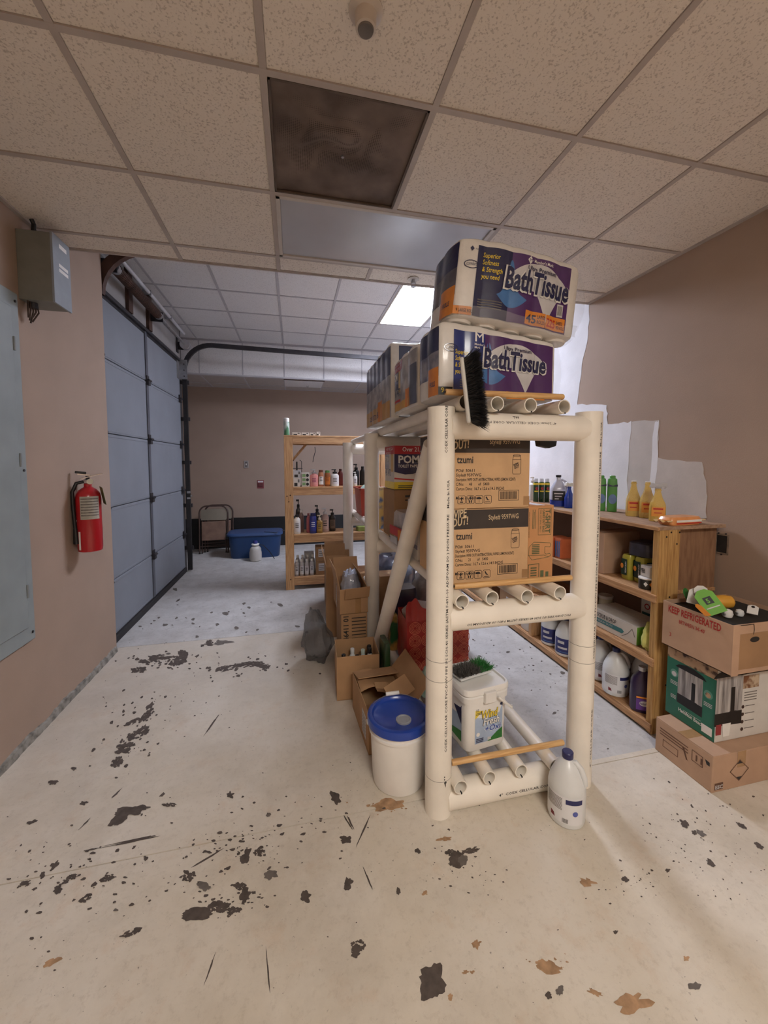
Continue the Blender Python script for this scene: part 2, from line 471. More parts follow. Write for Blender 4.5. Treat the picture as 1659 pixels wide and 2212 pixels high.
def field(mb, cx, cy, w_, h_, n, s0, s1, ang, el=1.8):
    for _ in range(n):
        s_ = rnd.uniform(s0, s1) * rnd.uniform(.35, .9)
        ragged(mb, cx + rnd.gauss(0, w_ / 2.4), cy + rnd.gauss(0, h_ / 2.4), s_ * el, s_, ang + rnd.uniform(-25, 25), 9)
field(ch, 150, 1900, 220, 110, 60, 1.2, 4.5, -25, 2.2)
field(ch, 430, 1860, 260, 110, 70, 1, 4, -15)
field(ch, 520, 1820, 90, 50, 45, 1, 4.5, -10)
field(ch, 510, 1940, 120, 50, 45, 1, 4, -15)
field(ch, 640, 1780, 240, 120, 50, 0.8, 3, 0)
field(ch, 285, 1590, 90, 140, 70, 1, 4.5, -30)
field(ch, 360, 1425, 110, 30, 40, 1, 4, -10)
field(ch, 520, 1440, 140, 30, 40, 1, 3.5, -8)
field(ch, 400, 1500, 220, 160, 50, 0.6, 1.8, -20)
field(ch, 985, 1870, 110, 70, 40, 0.8, 2.6, 20)
field(ch, 1490, 1780, 220, 120, 70, 0.8, 2.6, 35)
field(ch, 1540, 1870, 200, 80, 30, 0.8, 2.8, 35)
field(ch, 1350, 1905, 110, 50, 30, 0.8, 2.6, 15)
field(ch, 1120, 1440, 200, 110, 40, 0.6, 2.2, 0)
field(ch, 800, 1900, 1500, 500, 130, 0.5, 1.6, -10)
field(ch, 60, 2070, 120, 60, 14, 1, 3.5, -35)
for x0, y0, x1, y1 in ((182, 1838, 212, 1832), (225, 1830, 344, 1806), (240, 1824, 340, 1804), (172, 1790, 195, 1768), (237, 1728, 266, 1700), (770, 1828, 800, 1760), (785, 1875, 805, 1922), (380, 1300, 388, 1294), (440, 1590, 470, 1548), (440, 2130, 465, 2060), (575, 2055, 583, 2145), (420, 1870, 480, 1835), (745, 1765, 760, 1790), (750, 1762, 764, 1790)):
    L_ = math.hypot(x1 - x0, y1 - y0)
    ragged(ch, (x0 + x1) / 2, (y0 + y1) / 2, L_ / 2, 1.6, math.degrees(math.atan2(y1 - y0, x1 - x0)), 24, 0.5)
o = ch.build('paint_chips', CHIP, floor); o['kind'] = 'stuff'
cg = MB()
for a in [(583, 1890, 14, 11, 0), (440, 1915, 14, 8, 20), (480, 1388, 20, 5, -6), (580, 1760, 5, 4, 0), (1210, 2140, 8, 10, 0), (1515, 1800, 10, 5, 30), (1000, 1858, 10, 12, 0), (250, 1965, 5, 3, 0), (1500, 2130, 12, 8, 0)]:
    ragged(cg, *a, z=0.0006)
field(cg, 1130, 1420, 260, 120, 40, 1, 4, 0); field(cg, 520, 1340, 300, 60, 30, 1, 5, -5)
o = cg.build('worn_patches', CHIPG, floor); o['kind'] = 'stuff'
cs = MB()
for a in [(1180, 2085, 34, 12, 20), (1030, 2038, 8, 9, 0), (918, 1930, 6, 5, 0), (1270, 1905, 16, 8, 20), (1365, 2165, 28, 20, 0), (1285, 2145, 16, 6, 20), (840, 1738, 30, 10, -5), (1005, 2100, 6, 4, 0), (1020, 2100, 5, 3, 0), (1482, 2070, 7, 5, 0), (960, 1812, 12, 5, 0), (972, 2152, 6, 7, 0), (110, 2080, 20, 6, -30)]:
    ragged(cs, *a, rough=0.8, z=0.0005)
field(cs, 1190, 2085, 70, 24, 20, 1, 4, 20); field(cs, 840, 1742, 70, 22, 20, 1, 4, 0)
o = cs.build('rust_stains', STAIN, floor); o['kind'] = 'stuff'

# ---- walls
structure(MB().box(-1.8, XL, YF, 3.5, 0, ZB).build('wall_left', TAN, bevel=0.006))
structure(MB().box(-1.8, -1.5, 3.5, 5.93, 2.945, ZB).build('wall_door_header', mat('header_board', (150, 146, 144), 0.8, 0.06, 4)))
structure(MB().box(-2.0, -1.52, 5.93, 6.05, 0, ZB).build('wall_door_jamb', mat('dark_jamb', (70, 66, 66), 0.8, 0.1)))
structure(MB().box(-2.05, -1.95, 6.05, YB, 0, ZB).build('wall_left_bay', TAN_DIM))
structure(MB().box(-2.05, XR + .1, YB, YB + .1, 0, ZB).build('wall_back', TAN_DIM))
wr = structure(MB().box(XR, XR + .1, YF, YB, 0, ZB).build('wall_right', TAN))
structure(MB().box(-1.9, XR + .1, YF - .1, YF, 0, ZB).build('wall_front', TAN))
BLK = mat('black_cove_base', (26, 26, 28), 0.5, 0.1)
structure(MB().box(-1.95, XR, YB - .012, YB, 0, 0.54).build('baseboard_back', BLK, bevel=0.004))
structure(MB().box(-1.95, -1.938, 6.05, YB - .012, 0, 0.54).build('baseboard_left_bay', BLK, bevel=0.004))
# worn glue line and crumbling edge along the foot of the left wall
bl = MB(); ny = 90; vs = []; fs = []
for i in range(ny + 1):
    y = 0.6 + 2.88 * i / ny
    hh = 0.045 + 0.02 * noise.noise(Vector((y * 6, 0, 0))) + rnd.uniform(-.006, .006)
    tt = 0.01 + 0.006 * noise.noise(Vector((y * 9, 3, 0))) + rnd.uniform(-.002, .002)
    vs += [(XL, y, hh), (XL + tt, y, hh - .008), (XL + tt + .004, y, 0)]
for i in range(ny):
    a = 3 * i
    fs += [(a, a + 1, a + 4, a + 3), (a + 1, a + 2, a + 5, a + 4)]
bl.add(vs, fs)
structure(bl.build('baseboard_left', mat('torn_grey_base', (150, 146, 138), 0.85, 0, 22, 0.4, 40, rgb2=(96, 92, 86), cut=(0.35, 0.6))))
# skim patches on the right wall
def wall_patch(pts, m, th, name):
    b = MB(); b.prism([(y, z) for y, z in pts], lambda x, y, h: Vector((XR - h, x, y)), th)
    return b.build(name, m, wr)
def jag(pts, amp=0.008, n=6):
    out = []
    for i in range(len(pts)):
        a, c = pts[i], pts[(i + 1) % len(pts)]
        for k in range(n):
            t = k / n
            out.append((a[0] + (c[0] - a[0]) * t + rnd.uniform(-amp, amp), a[1] + (c[1] - a[1]) * t + rnd.uniform(-amp, amp)))
    return out
wall_patch([(YB - .02, 0.02), (2.97, 0.02)] + jag([(2.96, 1.0), (2.97, 2.05), (2.93, 2.35), (2.86, 2.6), (2.87, ZC - .01)], 0.01, 4)[:-4] + [(2.87, ZB - .01), (YB - .02, ZB - .01)], PRIMER, 0.002, 'white_primer_coat')
wall_patch(jag([(2.98, 0.9), (2.98, 2.03), (2.64, 1.98), (2.63, 1.83), (2.40, 1.82), (2.42, 1.4), (2.36, 0.9)]), PRIMER, 0.0035, 'skim_patch')
wall_patch(jag([(2.44, 0.9), (2.42, 1.82), (2.18, 1.81), (2.19, 1.56), (1.88, 1.52), (1.85, 1.38), (1.84, 1.19), (2.2, 1.1)]), PRIMER2, 0.002, 'thin_skim_patch')
wall_patch(jag([(2.25, 1.15), (2.215, 1.80), (2.18, 1.80), (2.19, 1.15)], 0.006), PRIMER, 0.0028, 'skim_strip')
wall_patch(jag([(1.99, 0.7), (1.88, 0.72), (1.86, 1.0), (1.84, 1.05), (1.90, 1.06)], 0.004, 3), PRIMER, 0.002, 'skim_strip')
# open outlet hole in the right wall
p = at_x(1560, 1175, XR)
t = T('outlet_hole', 'open rectangular outlet cutout with metal box in the tan wall', 'outlet', (XR, p.y, p.z))
MB().box(-.0025, -.0005, -.028, .028, -.05, .05).build('opening', mat('dark_hole', (40, 34, 30), 0.9, 0.2), t)
b = MB()
for y0, y1, z0, z1 in ((-.036, -.028, -.058, .058), (.028, .036, -.058, .058), (-.028, .028, .05, .058), (-.028, .028, -.058, -.05)):
    b.box(-.004, -.0005, y0, y1, z0, z1)
b.build('metal_frame', mat('grimy_box_edge', (138, 120, 104), 0.6, 0.2, 40), t)
for y, z in ((0.02, .06), (-.02, .062), (.034, .055), (0.0, -.062)):
    MB().cyl((-.006, y, z), (-.0005, y, z), .004, n=8).build('screw', DARKST, t)

# ---- ceilings
def tiles(parent, xs, ys, z, m, skip=(), th=0.012):
    cache = {}
    for i in range(len(xs) - 1):
        for j in range(len(ys) - 1):
            if (i, j) in skip: continue
            wx, wy = xs[i + 1] - xs[i], ys[j + 1] - ys[j]
            k = (round(wx, 3), round(wy, 3))
            if k not in cache:
                o = MB().box(.012, wx - .012, .012, wy - .012, 0.004, 0.004 + th).build('ceiling_tile', m, parent, bevel=0.003)
                cache[k] = o; o.location = (xs[i], ys[j], z)
            else:
                linked(cache[k], parent, (xs[i], ys[j], z))
def tbars(parent, xs, ys, z, m, seg_skip=None):
    b = MB()
    for x in xs:
        b.box(x - .012, x + .012, ys[0], ys[-1], z, z + .006)
    for y in ys:
        b.box(xs[0], xs[-1], y - .012, y + .012, z - .0004, z + .006)
    return b.build('ceiling_grid', m, parent)
xs = [XL] + [-0.70 + .615 * k for k in range(5)] + [XR]
ys = [YF] + [round(2.68 - .61 * k, 3) for k in range(8, -1, -1)] + [YE]
low = structure(MB().box(XL, XR, YF, YE, ZC + .03, ZC + .06).build('ceiling', SPECK))
ci = lambda x: min(range(len(xs)), key=lambda k: abs(xs[k] - x))
cj = lambda y: min(range(len(ys)), key=lambda k: abs(ys[k] - y))
VI, VJ, LJ = ci(-.085), cj(1.46), cj(2.07)
FJ = cj(-1.59)
skip = {(VI, VJ), (VI, LJ), (VI + 1, LJ), (VI, FJ), (VI + 1, FJ)}
tiles(low, xs, ys, ZC, SPECK, skip)
# full-length bars are cut where a 4 ft fixture spans two tiles
b = MB()
for k, x in enumerate(xs):
    segs = [(ys[0], ys[-1])]
    if k == VI + 1: segs = [(ys[0], ys[FJ]), (ys[FJ + 1], ys[LJ]), (ys[LJ + 1], ys[-1])]
    for a, c in segs: b.box(x - .012, x + .012, a, c, ZC, ZC + .006)
for y in ys: b.box(XL, XR, y - .012, y + .012, ZC - .0004, ZC + .006)
b.build('ceiling_grid', GRID, low)
MB().box(XL, XR, YE - .004, YE + .01, ZC - .004, ZB).build('ceiling_edge_board', GRID, low)
structure(MB().box(XL, XL + .022, YF, YE, ZC - .006, ZC + .004).build('trim_1', GRID))
structure(MB().box(XR - .022, XR, YF, YE, ZC - .006, ZC + .004).build('trim_2', GRID))
# bay ceiling
bxs = [-1.95] + [round(1.10 + .62 * k, 3) for k in range(-4, 3)] + [XR]
bys = [YE + .01, 3.36, 3.97, 4.58, 5.19, 5.80, 6.40]
bay = structure(MB().box(-2.0, XR, YE, 6.40, ZB + .03, ZB + .06).build('ceiling_bay', SPECK2))
bi = bxs.index(1.10)
tiles(bay, bxs, bys, ZB, SPECK2, {(bi, 2), (bi, 3)})
GRIDB = mat('bay_grid_paint', (176, 174, 178), 0.6, 0.04)
b = MB()
for x in bxs: b.box(x - .012, x + .012, bys[0], bys[-1], ZB, ZB + .006)
for j, y in enumerate(bys):
    if j == 3:
        b.box(bxs[0], 1.10, y - .012, y + .012, ZB - .0004, ZB + .006); b.box(1.72, XR, y - .012, y + .012, ZB - .0004, ZB + .006)
    else: b.box(bxs[0], bxs[-1], y - .012, y + .012, ZB - .0004, ZB + .006)
b.build('ceiling_grid', GRIDB, bay)
# soffit drop and low back ceiling
sof = structure(MB().box(-2.0, XR, 6.43, 6.46, ZC, ZB).build('wall_soffit', SPECK2))
sx_ = [-1.95, -1.36] + [round(-1.36 + .615 * k, 3) for k in range(1, 7)]
for i in range(len(sx_) - 1):
    MB().box(sx_[i] + .008, sx_[i + 1] - .008, 6.405, 6.43, ZC + .02, ZB - .02).build('soffit_panel', SPECK2, sof, bevel=0.003)
b = MB(); b.box(-1.95, XR, 6.395, 6.43, ZC - .002, ZC + .02); b.box(-1.95, XR, 6.395, 6.43, ZB - .02, ZB)
for x in sx_: b.box(x - .008, x + .008, 6.40, 6.43, ZC, ZB)
b.build('soffit_trim', GRIDB, sof)
bk = structure(MB().box(-2.0, XR, 6.46, YB, ZC + .03, ZC + .06).build('ceiling_back', SPECK2))
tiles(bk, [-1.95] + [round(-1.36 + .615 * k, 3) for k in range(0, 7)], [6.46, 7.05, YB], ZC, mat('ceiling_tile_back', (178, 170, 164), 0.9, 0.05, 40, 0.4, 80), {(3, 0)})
tbars(bk, [-1.95] + [round(-1.36 + .615 * k, 3) for k in range(0, 7)], [6.46, 7.05, YB], ZC, GRIDB)
sag = MB().grid(lambda a, c: Vector((-.13 + .615 * a, 6.47 + .57 * c, ZC - 0.004 - .03 * math.sin(math.pi * a) * math.sin(math.pi * c))), 10, 8).build('sagging_tile', SPECK2, bk, smooth=True)
MB().box(-.14, .50, 6.45, 6.466, ZC - .012, ZC + .004).build('tile_rim', RUST, bk)

# ---- ceiling fixtures
vx0, vx1, vy0, vy1 = xs[VI], xs[VI + 1], ys[VJ], ys[VJ + 1]
def vent_material():
    m = mat('dirty_perforated_metal', (124, 108, 98), 0.8, 0, 5, rgb2=(86, 72, 64), cut=(0.35, 0.65), detail=6)
    nt = m.node_tree; b = nt.nodes['Principled BSDF']
    tc = nn(nt, 'ShaderNodeTexCoord'); v = nn(nt, 'ShaderNodeTexVoronoi'); v.inputs['Scale'].default_value = 130; v.inputs['Randomness'].default_value = 0
    nt.links.new(tc.outputs['Object'], v.inputs['Vector'])
    r = nn(nt, 'ShaderNodeValToRGB'); r.color_ramp.elements[0].position = .3; r.color_ramp.elements[1].position = .42
    nt.links.new(v.outputs['Distance'], r.inputs['Fac'])
    r.color_ramp.elements[0].color = (0.35, 0.32, 0.3, 1)
    mx = nn(nt, 'ShaderNodeMix', data_type='RGBA', blend_type='MULTIPLY'); mx.inputs[0].default_value = 1.0
    src = b.inputs['Base Color'].links[0].from_socket
    nt.links.new(src, mx.inputs[6]); nt.links.new(r.outputs['Color'], mx.inputs[7]); nt.links.new(mx.outputs[2], b.inputs['Base Color'])
    return m
t = T('return_air_vent', 'dirty brown perforated return air vent in the ceiling', 'vent', ((vx0 + vx1) / 2, (vy0 + vy1) / 2, ZC))
hw = (vx1 - vx0) / 2 - .014; hh = (vy1 - vy0) / 2 - .014
def sagv(a, c):
    x, y = (a * 2 - 1) * hw, (c * 2 - 1) * hh
    z = .012 + 0.016 * noise.noise(Vector((x * 6 + 2 * noise.noise(Vector((x * 5, y * 5, 2))), y * 6, 1))) * (1 - (2 * a - 1) ** 2) * (1 - (2 * c - 1) ** 2)
    return Vector((x, -y, z))
MB().grid(sagv, 24, 24).build('perforated_panel', vent_material(), t, smooth=True)
b = MB()
for x0, x1, y0, y1 in ((-hw, hw, -hh, -hh + .008), (-hw, hw, hh - .008, hh), (-hw, -hw + .008, -hh, hh), (hw - .008, hw, -hh, hh)):
    b.box(x0, x1, y0, y1, -.001, .008)
b.build('frame', mat('grimy_frame', (96, 82, 72), 0.7, 0.15), t)
MB().lathe([(.006, -.004), (.006, .003)], 12).build('fastener', STEEL, t)
t = T('unlit_troffer', 'unlit two by four ceiling light with grey frosted lens', 'ceiling light', ((xs[VI] + xs[VI + 2]) / 2, (ys[LJ] + ys[LJ + 1]) / 2, ZC))
fx = (xs[VI + 2] - xs[VI]) / 2 - .012; fy = (ys[LJ + 1] - ys[LJ]) / 2 - .012
b = MB()
for x0, x1, y0, y1 in ((-fx, fx, -fy, -fy + .022), (-fx, fx, fy - .022, fy), (-fx, -fx + .022, -fy, fy), (fx - .022, fx, -fy, fy)):
    b.box(x0, x1, y0, y1, -.003, .02)
b.build('frame', mat('troffer_frame', (196, 188, 180), 0.5, 0.03), t, bevel=.002)
MB().box(-fx + .024, fx - .024, -fy + .024, fy - .024, .006, .012).build('lens', mat('frosted_lens', (176, 178, 186), 0.3, 0.03, 4, coat=0.3), t)
MB().box(-fx, fx, -fy, fy, .02, .09).build('housing', GREYPNT, t)
def lit(name, label, x0, x1, y0, y1, z, rgb, power, group=None):
    t = T(name, label, 'ceiling light', ((x0 + x1) / 2, (y0 + y1) / 2, z), group=group)
    a, c = (x1 - x0) / 2 - .012, (y1 - y0) / 2 - .012
    b = MB()
    for q in ((-a, a, -c, -c + .022), (-a, a, c - .022, c), (-a, -a + .022, -c, c), (a - .022, a, -c, c)): b.box(*q, -.003, .02)
    b.build('frame', MATS['troffer_frame'], t, bevel=.002)
    MB().box(-a + .023, a - .023, -c + .023, c - .023, .004, .009).build('lens', mat('lit_lens_' + name + str(round(power)), (240, 240, 240), 0.6, 0.0, emit=(rgb, power)), t)
    MB().box(-a, a, -c, c, .02, .08).build('housing', GREYPNT, t)
lit('lit_troffer', 'bright glowing ceiling light above the garage bay', 1.10, 1.72, 3.97, 5.19, ZB, (230, 236, 255), BAY_LIGHT)
lit('added_troffer', 'added lit ceiling light, unseen behind the camera', xs[VI], xs[VI + 2], ys[FJ], ys[FJ + 1], ZC, (255, 249, 240), ROOM_LIGHT)
# sprinklers
def sprinkler(x, y, z, label, s=1.0):
    t = T('sprinkler_head', label, 'sprinkler', (x, y, z), group=None)
    MB().lathe([(.012 * s, -.004), (.04 * s, -.003), (.042 * s, 0.0)], 24).build('escutcheon', mat('white_escutcheon', (206, 200, 194), 0.4, 0.03), t, smooth=True)
    MB().lathe([(.012 * s, -.03 * s), (.012 * s, -.003)], 14).build('stem', STEEL, t, smooth=True)
    b = MB()
    for k in (-1, 1): b.tube([(k * .01 * s, 0, -.01 * s), (k * .018 * s, 0, -.03 * s), (k * .004 * s, 0, -.05 * s)], .003 * s, 6)
    b.build('yoke', STEEL, t)
    MB().lathe([(.004 * s, -.056 * s), (.02 * s, -.055 * s), (.02 * s, -.051 * s), (.005 * s, -.05 * s)], 16).build('deflector', STEEL, t)
p = at_z(790, 25, ZC)
t = T('ceiling_sensor', 'round white recessed sprinkler cup with grey centre in the ceiling', 'sprinkler', (p.x, p.y, ZC))
MB().lathe([(.026, -.05), (.03, -.048), (.032, -.01), (.05, -.002), (.05, 0)], 28).build('cup', mat('cup_white', (196, 184, 172), 0.45, 0.03), t, smooth=True)
MB().lathe([(.001, -.056), (.022, -.055), (.024, -.05)], 24).build('deflector', mat('dull_metal', (120, 114, 108), 0.45, 0.1, metal=0.4), t, smooth=True)
p = at_z(893, 603, ZC); sprinkler(p.x, min(p.y, YE - .05), ZC, 'small dark pendent sprinkler near the edge of the low ceiling')
p = at_z(665, 825, ZC); sprinkler(p.x, 6.75, ZC, 'small pendent sprinkler under the far low ceiling')

# ---- garage door
DOORP = mat('garage_door_grey', (130, 134, 142), 0.6, 0.04, 3, 0.05, 60)
DX = -1.5
gd = structure(MB().box(-1.56, -1.545, 3.42, 5.9, 0.0, 2.93).build('door_1', mat('door_backing', (90, 92, 96), 0.8, 0.05)))
zs = [0.06, .53, 1.145, 1.765, 2.38, 2.93]
stile = at_x(325, 1072, DX).y
for i in range(5):
    for y0, y1 in ((3.42, stile), (stile, 5.88)):
        o = MB().box(-1.545, DX, y0 + .002, y1 - .002, zs[i] + .003, zs[i + 1] - .003).build('door_panel', DOORP, gd, bevel=.006)
        MB().box(-1.545, DX + .003, y0 + .004, y1 - .004, zs[i] + .016, zs[i] + .030).build('panel_rib', DOORP, gd, bevel=.002)
        MB().box(-1.545, DX + .003, y0 + .004, y1 - .004, zs[i + 1] - .030, zs[i + 1] - .016).build('panel_rib', DOORP, gd, bevel=.002)
for i in range(5):
    MB().box(DX, DX + .012, stile - .028, stile + .028, zs[i] + .01, zs[i + 1] - .01).build('stile', mat('dark_stile', (84, 86, 94), 0.55, 0.08), gd, bevel=.003)
hm = None
for i in range(1, 5):
    for yy in (stile, 5.82, 3.56):
        b = MB(); b.obox((DX + .018, yy, zs[i] - .02), (.03, .06, .05)); b.obox((DX + .012, yy, zs[i] + .03), (.014, .06, .05)); b.cyl((DX + .03, yy - .04, zs[i] + .005), (DX + .03, yy + .04, zs[i] + .005), .014, n=10)
        b.build('hinge', DARKST, gd, bevel=.003)
MB().box(DX, DX + .002, stile - .014, stile + .02, .2, .34).build('sticker', WHITEP, gd)
b = MB().box(DX, DX + .03, 3.42, 5.88, 2.885, 2.915); b.box(DX, DX + .006, 3.42, 5.88, 2.86, 2.94)
b.build('top_strut', DARKST, gd)
MB().box(-1.55, DX + .025, 3.42, 5.88, 0.0, .065).build('bottom_seal', mat('rubber_seal', (40, 38, 40), 0.7, 0.1), gd, bevel=.01)
# tracks
def track(name, label, y, x_end, zt):
    t = T(name, label, 'door track', (0, y, 0))
    pts = [(-1.44, 0, 0.02 + (zt - .42) * k / 8) for k in range(9)]
    arc = [(-1.44 + .36 * (1 - math.cos(R(9 * k))), 0, zt - .36 + .36 * math.sin(R(9 * k))) for k in range(11)]
    def channel(pp, nm):
        b = MB(); vs = []; fs = []
        pr_ = [(-.028, -.02), (-.028, .02), (-.024, .02), (-.024, -.016), (.024, -.016), (.024, .02), (.028, .02), (.028, -.02)]
        P = [Vector(q) for q in pp]
        for i, q in enumerate(P):
            d = (P[min(i + 1, len(P) - 1)] - P[max(i - 1, 0)]).normalized()
            n_ = Vector((d.z, 0, -d.x))
            for u_, v_ in pr_: vs.append(q + n_ * u_ + Vector((0, 1, 0)) * v_)
        k = len(pr_)
        for i in range(len(P) - 1):
            for j in range(k): fs.append((i * k + j, i * k + (j + 1) % k, (i + 1) * k + (j + 1) % k, (i + 1) * k + j))
        fs += [tuple(range(k)), tuple(range((len(P) - 1) * k, len(P) * k))]
        b.add(vs, fs); return b.build(nm, DARKST if nm != 'vertical_rail' else mat('black_track', (44, 42, 44), 0.5, 0.15, 8, metal=.3), t)
    channel(pts + arc[:1], 'vertical_rail'); channel(arc, 'curved_rail')
    channel([arc[-1], (0.0, 0, zt - .02), (x_end, 0, zt - .04)], 'horizontal_rail')
    for z in (.3, .9, 1.5, 2.1, 2.6): MB().box(-1.52, -1.40, .02, .06, z, z + .05).build('wall_bracket', DARKST, t)
    b = MB(); b.box(-1.46, -1.40, .0, .04, 1.05, 1.07); b.box(-1.45, -1.41, -.03, 0.0, 1.1, 1.13); b.box(-1.45, -1.41, -.03, 0, 1.02, 1.045)
    b.build('roller_bracket', STEEL, t)
    return t
track('garage_door_track', 'dark steel track curving from the far door edge under the soffit', 5.90, 1.5, 3.14)
tn = T('garage_door_track', 'rusty brown curved track at the near top corner of the garage door', 'door track', (0, 3.535, 0))
b = MB(); A = [(-1.46 + .40 * (1 - math.cos(R(10 * k))), 0, 2.83 + .38 * math.sin(R(10 * k))) for k in range(10)] + [(-.6, 0, 3.215), (0.9, 0, 3.22)]
vs = []; fs = []
for i, q in enumerate(A):
    d = (Vector(A[min(i + 1, len(A) - 1)]) - Vector(A[max(i - 1, 0)])).normalized(); n_ = Vector((d.z, 0, -d.x))
    for u_, v_ in ((-.035, -.025), (.035, -.025), (.035, .025), (-.035, .025)): vs.append(Vector(q) + n_ * u_ + Vector((0, v_, 0)))
for i in range(len(A) - 1):
    for j in range(4): fs.append((i * 4 + j, i * 4 + (j + 1) % 4, i * 4 + 4 + (j + 1) % 4, i * 4 + 4 + j))
b.add(vs, fs); b.build('curved_rail', RUST, tn)
MB().box(-1.50, -1.465, -.02, .02, 0.0, 2.84).build('vertical_rail', RUST, tn)
# torsion spring assembly
ts = T('torsion_spring', 'brown torsion spring on a steel shaft above the garage door', 'torsion spring', (-1.38, 0, 3.08))
MB().cyl((0, 3.59, 0), (0, 5.82, 0), .014, n=12).build('shaft', STEEL, ts, smooth=True)
b = MB(); pts = []; turns = 46
for i in range(turns * 10 + 1):
    a = 2 * math.pi * i / 10; pts.append((.036 * math.cos(a), 3.66 + .98 * i / (turns * 10), .036 * math.sin(a)))
b.tube(pts, .0095, 5); b.build('coil', RUST, ts, smooth=True)
for y in (3.64, 4.66):
    MB().cyl((0, y - .03, 0), (0, y + .03, 0), .04, n=16).build('winding_cone', STEEL, ts, smooth=True)
dr = MB().lathe([(.03, -.05), (.06, -.05), (.06, -.03), (.045, -.028), (.045, .02), (.062, .024), (.062, .045), (.03, .045)], 24).build('cable_drum', mat('bright_aluminium', (214, 214, 218), .3, .04, metal=.8), ts, smooth=True)
dr.rotation_euler = (R(90), 0, 0); dr.location = (0, 5.74, 0)
for y in (4.72, 3.60, 5.80):
    b = MB(); b.box(-.12, -.11, y - .04, y + .04, -.09, .12); b.box(-.12, .03, y - .006, y + .006, -.05, .05); b.build('end_bracket', DARKST, ts)
for y in (4.2, 4.72):
    MB().box(-.119, -.09, y - .05, y + .05, -.15, .26).build('stud_plate', RUST, ts)
MB().box(-.118, -.10, 3.58, 5.8, .10, .125).build('angle_iron', STEEL, ts)
t = T('flag_bracket', 'bright galvanised flag bracket at the top of the far door track', 'bracket', (-1.45, 5.84, 2.65))
b = MB(); b.box(-.05, .06, -.004, .004, 0, .26); b.box(-.05, -.042, -.09, .004, 0, .26); b.build('plate', STEEL, t, bevel=.002)
for z in (.04, .12, .2): MB().cyl((.02, -.012, z), (.02, -.003, z), .008, n=8).build('bolt', DARKST, t)
t = T('ceiling_conduit', 'pale conduit running along the wall above the garage door', 'conduit', (-1.44, 0, 3.28))
MB().cyl((0, 3.52, 0), (0, 5.92, 0), .018, n=12).build('pipe', mat('pale_conduit', (206, 206, 210), .4, .04), t, smooth=True)
for y in (3.9, 4.6, 5.3): MB().box(-.06, .022, y - .012, y + .012, -.022, .022).build('strap', STEEL, t)

# ---- left wall fixtures
t = T('electrical_panel', 'large grey green electrical panel door on the tan wall', 'electrical panel', (XL + .001, 2.17, 0))
MB().box(.0, .014, -.45, .32, .555, 2.405).build('trim_plate', GREYPNT2, t, bevel=.004)
MB().box(.014, .022, -.40, .255, .64, 2.32).build('door', GREYPNT2, t, bevel=.003)
for z in (.8, 1.5, 2.1): MB().cyl((.024, .258, z), (.024, .258, z + .07), .006, n=8).build('hinge', GREYPNT, t)
for y, z in ((.295, .60), (.295, 2.36), (-.43, .6), (-.43, 2.36), (.295, 1.48)): MB().cyl((.012, y, z), (.018, y, z), .007, n=8).build('screw', DARKST, t)
# wire enclosure below the ceiling
xo = -1.25; q0 = at_x(113, 505, xo); q1 = at_x(152, 600, xo); zt = at_x(150, 537, xo).z; zb = at_x(155, 675, xo).z
t = T('wire_enclosure', 'grey steel wire box mounted high on the wall under the ceiling', 'junction box', (XL, 0, 0))
MB().box(0, xo - XL - .012, q0.y, q1.y, zb, zt).build('body', mat('enclosure_grey', (122, 122, 116), .5, .05), t, bevel=.003)
MB().box(xo - XL - .012, xo - XL, q0.y - .004, q1.y + .004, zb - .004, zt + .004).build('cover', mat('enclosure_cover', (140, 148, 156), .45, .04), t, bevel=.002)
fr = face((xo - XL, q0.y, zb), (0, 1, 0), (0, 0, 1))
wd_ = q1.y - q0.y
fr_ = lambda x, y, h=0.0: Vector((xo - XL + h, q0.y + x, zb + y))
for x0, x1, y0, y1 in ((.35, .8, .345, .37), (.3, .85, .23, .25), (.3, .85, .20, .22)):
    MB().add([fr_(wd_ * x0, y0 * .9, .001), fr_(wd_ * x1, y0 * .9, .001), fr_(wd_ * x1, y1 * .9, .001), fr_(wd_ * x0, y1 * .9, .001)], [(0, 1, 2, 3)]).build('label_strip', WHITEP, t)
b = MB(); b.tube([(.05, q0.y + .06, zt), (.055, q0.y + .06, zt + .06), (.05, q0.y + .05, ZC)], .011, 8); b.build('conduit', BLACKP, t)
b = MB()
for k in range(5):
    yy = q0.y + .02 + .012 * k
    b.tube([(.03 + .004 * k, yy, zb + .01), (.035 + .006 * k, yy - .01, zb - .05), (.03, q0.y + .02 + .008 * k, zb - .09 - .012 * (k % 3))], .004, 6)
b.build('loose_wires', mat('wire_brown', (66, 50, 40), .6, .2), t)
MB().cyl((.04, q0.y + .05, zb - .03), (.04, q0.y + .05, zb), .02, n=12).build('cable_clamp', DARKST, t)
# fire extinguisher
ex = at_x(196, 1190, XL + .085)
t = T('fire_extinguisher', 'red fire extinguisher hung on the tan wall beside the garage door', 'fire extinguisher', (XL + .085, ex.y, ex.z), rz=R(25))
REDM = mat('extinguisher_red', (176, 24, 34), .3, .04, 6, coat=.4)
MB().lathe([(.05, 0), (.066, .006), (.07, .03), (.07, .36), (.066, .385), (.05, .41), (.03, .425), (.022, .43), (.022, .45)], 32).build('cylinder', REDM, t, smooth=True)
fb_ = barrel(.0705)
patch(fb_, -.05, .06, .22, .37, mat('silver_label', (176, 172, 160), .4, .1, 30), t, 'instruction_label', nu=10)
bars(fb_, [(-.045, .055, .35 - .018 * k, .358 - .018 * k) for k in range(7)], FAINT, t, 'label_lines', nu=8)
patch(fb_, -.07, -.055, .02, .14, WHITEP, t, 'side_sticker', nu=3)
MB().lathe([(.02, .45), (.026, .455), (.026, .475), (.016, .48)], 16).build('valve', CHROME, t, smooth=True)
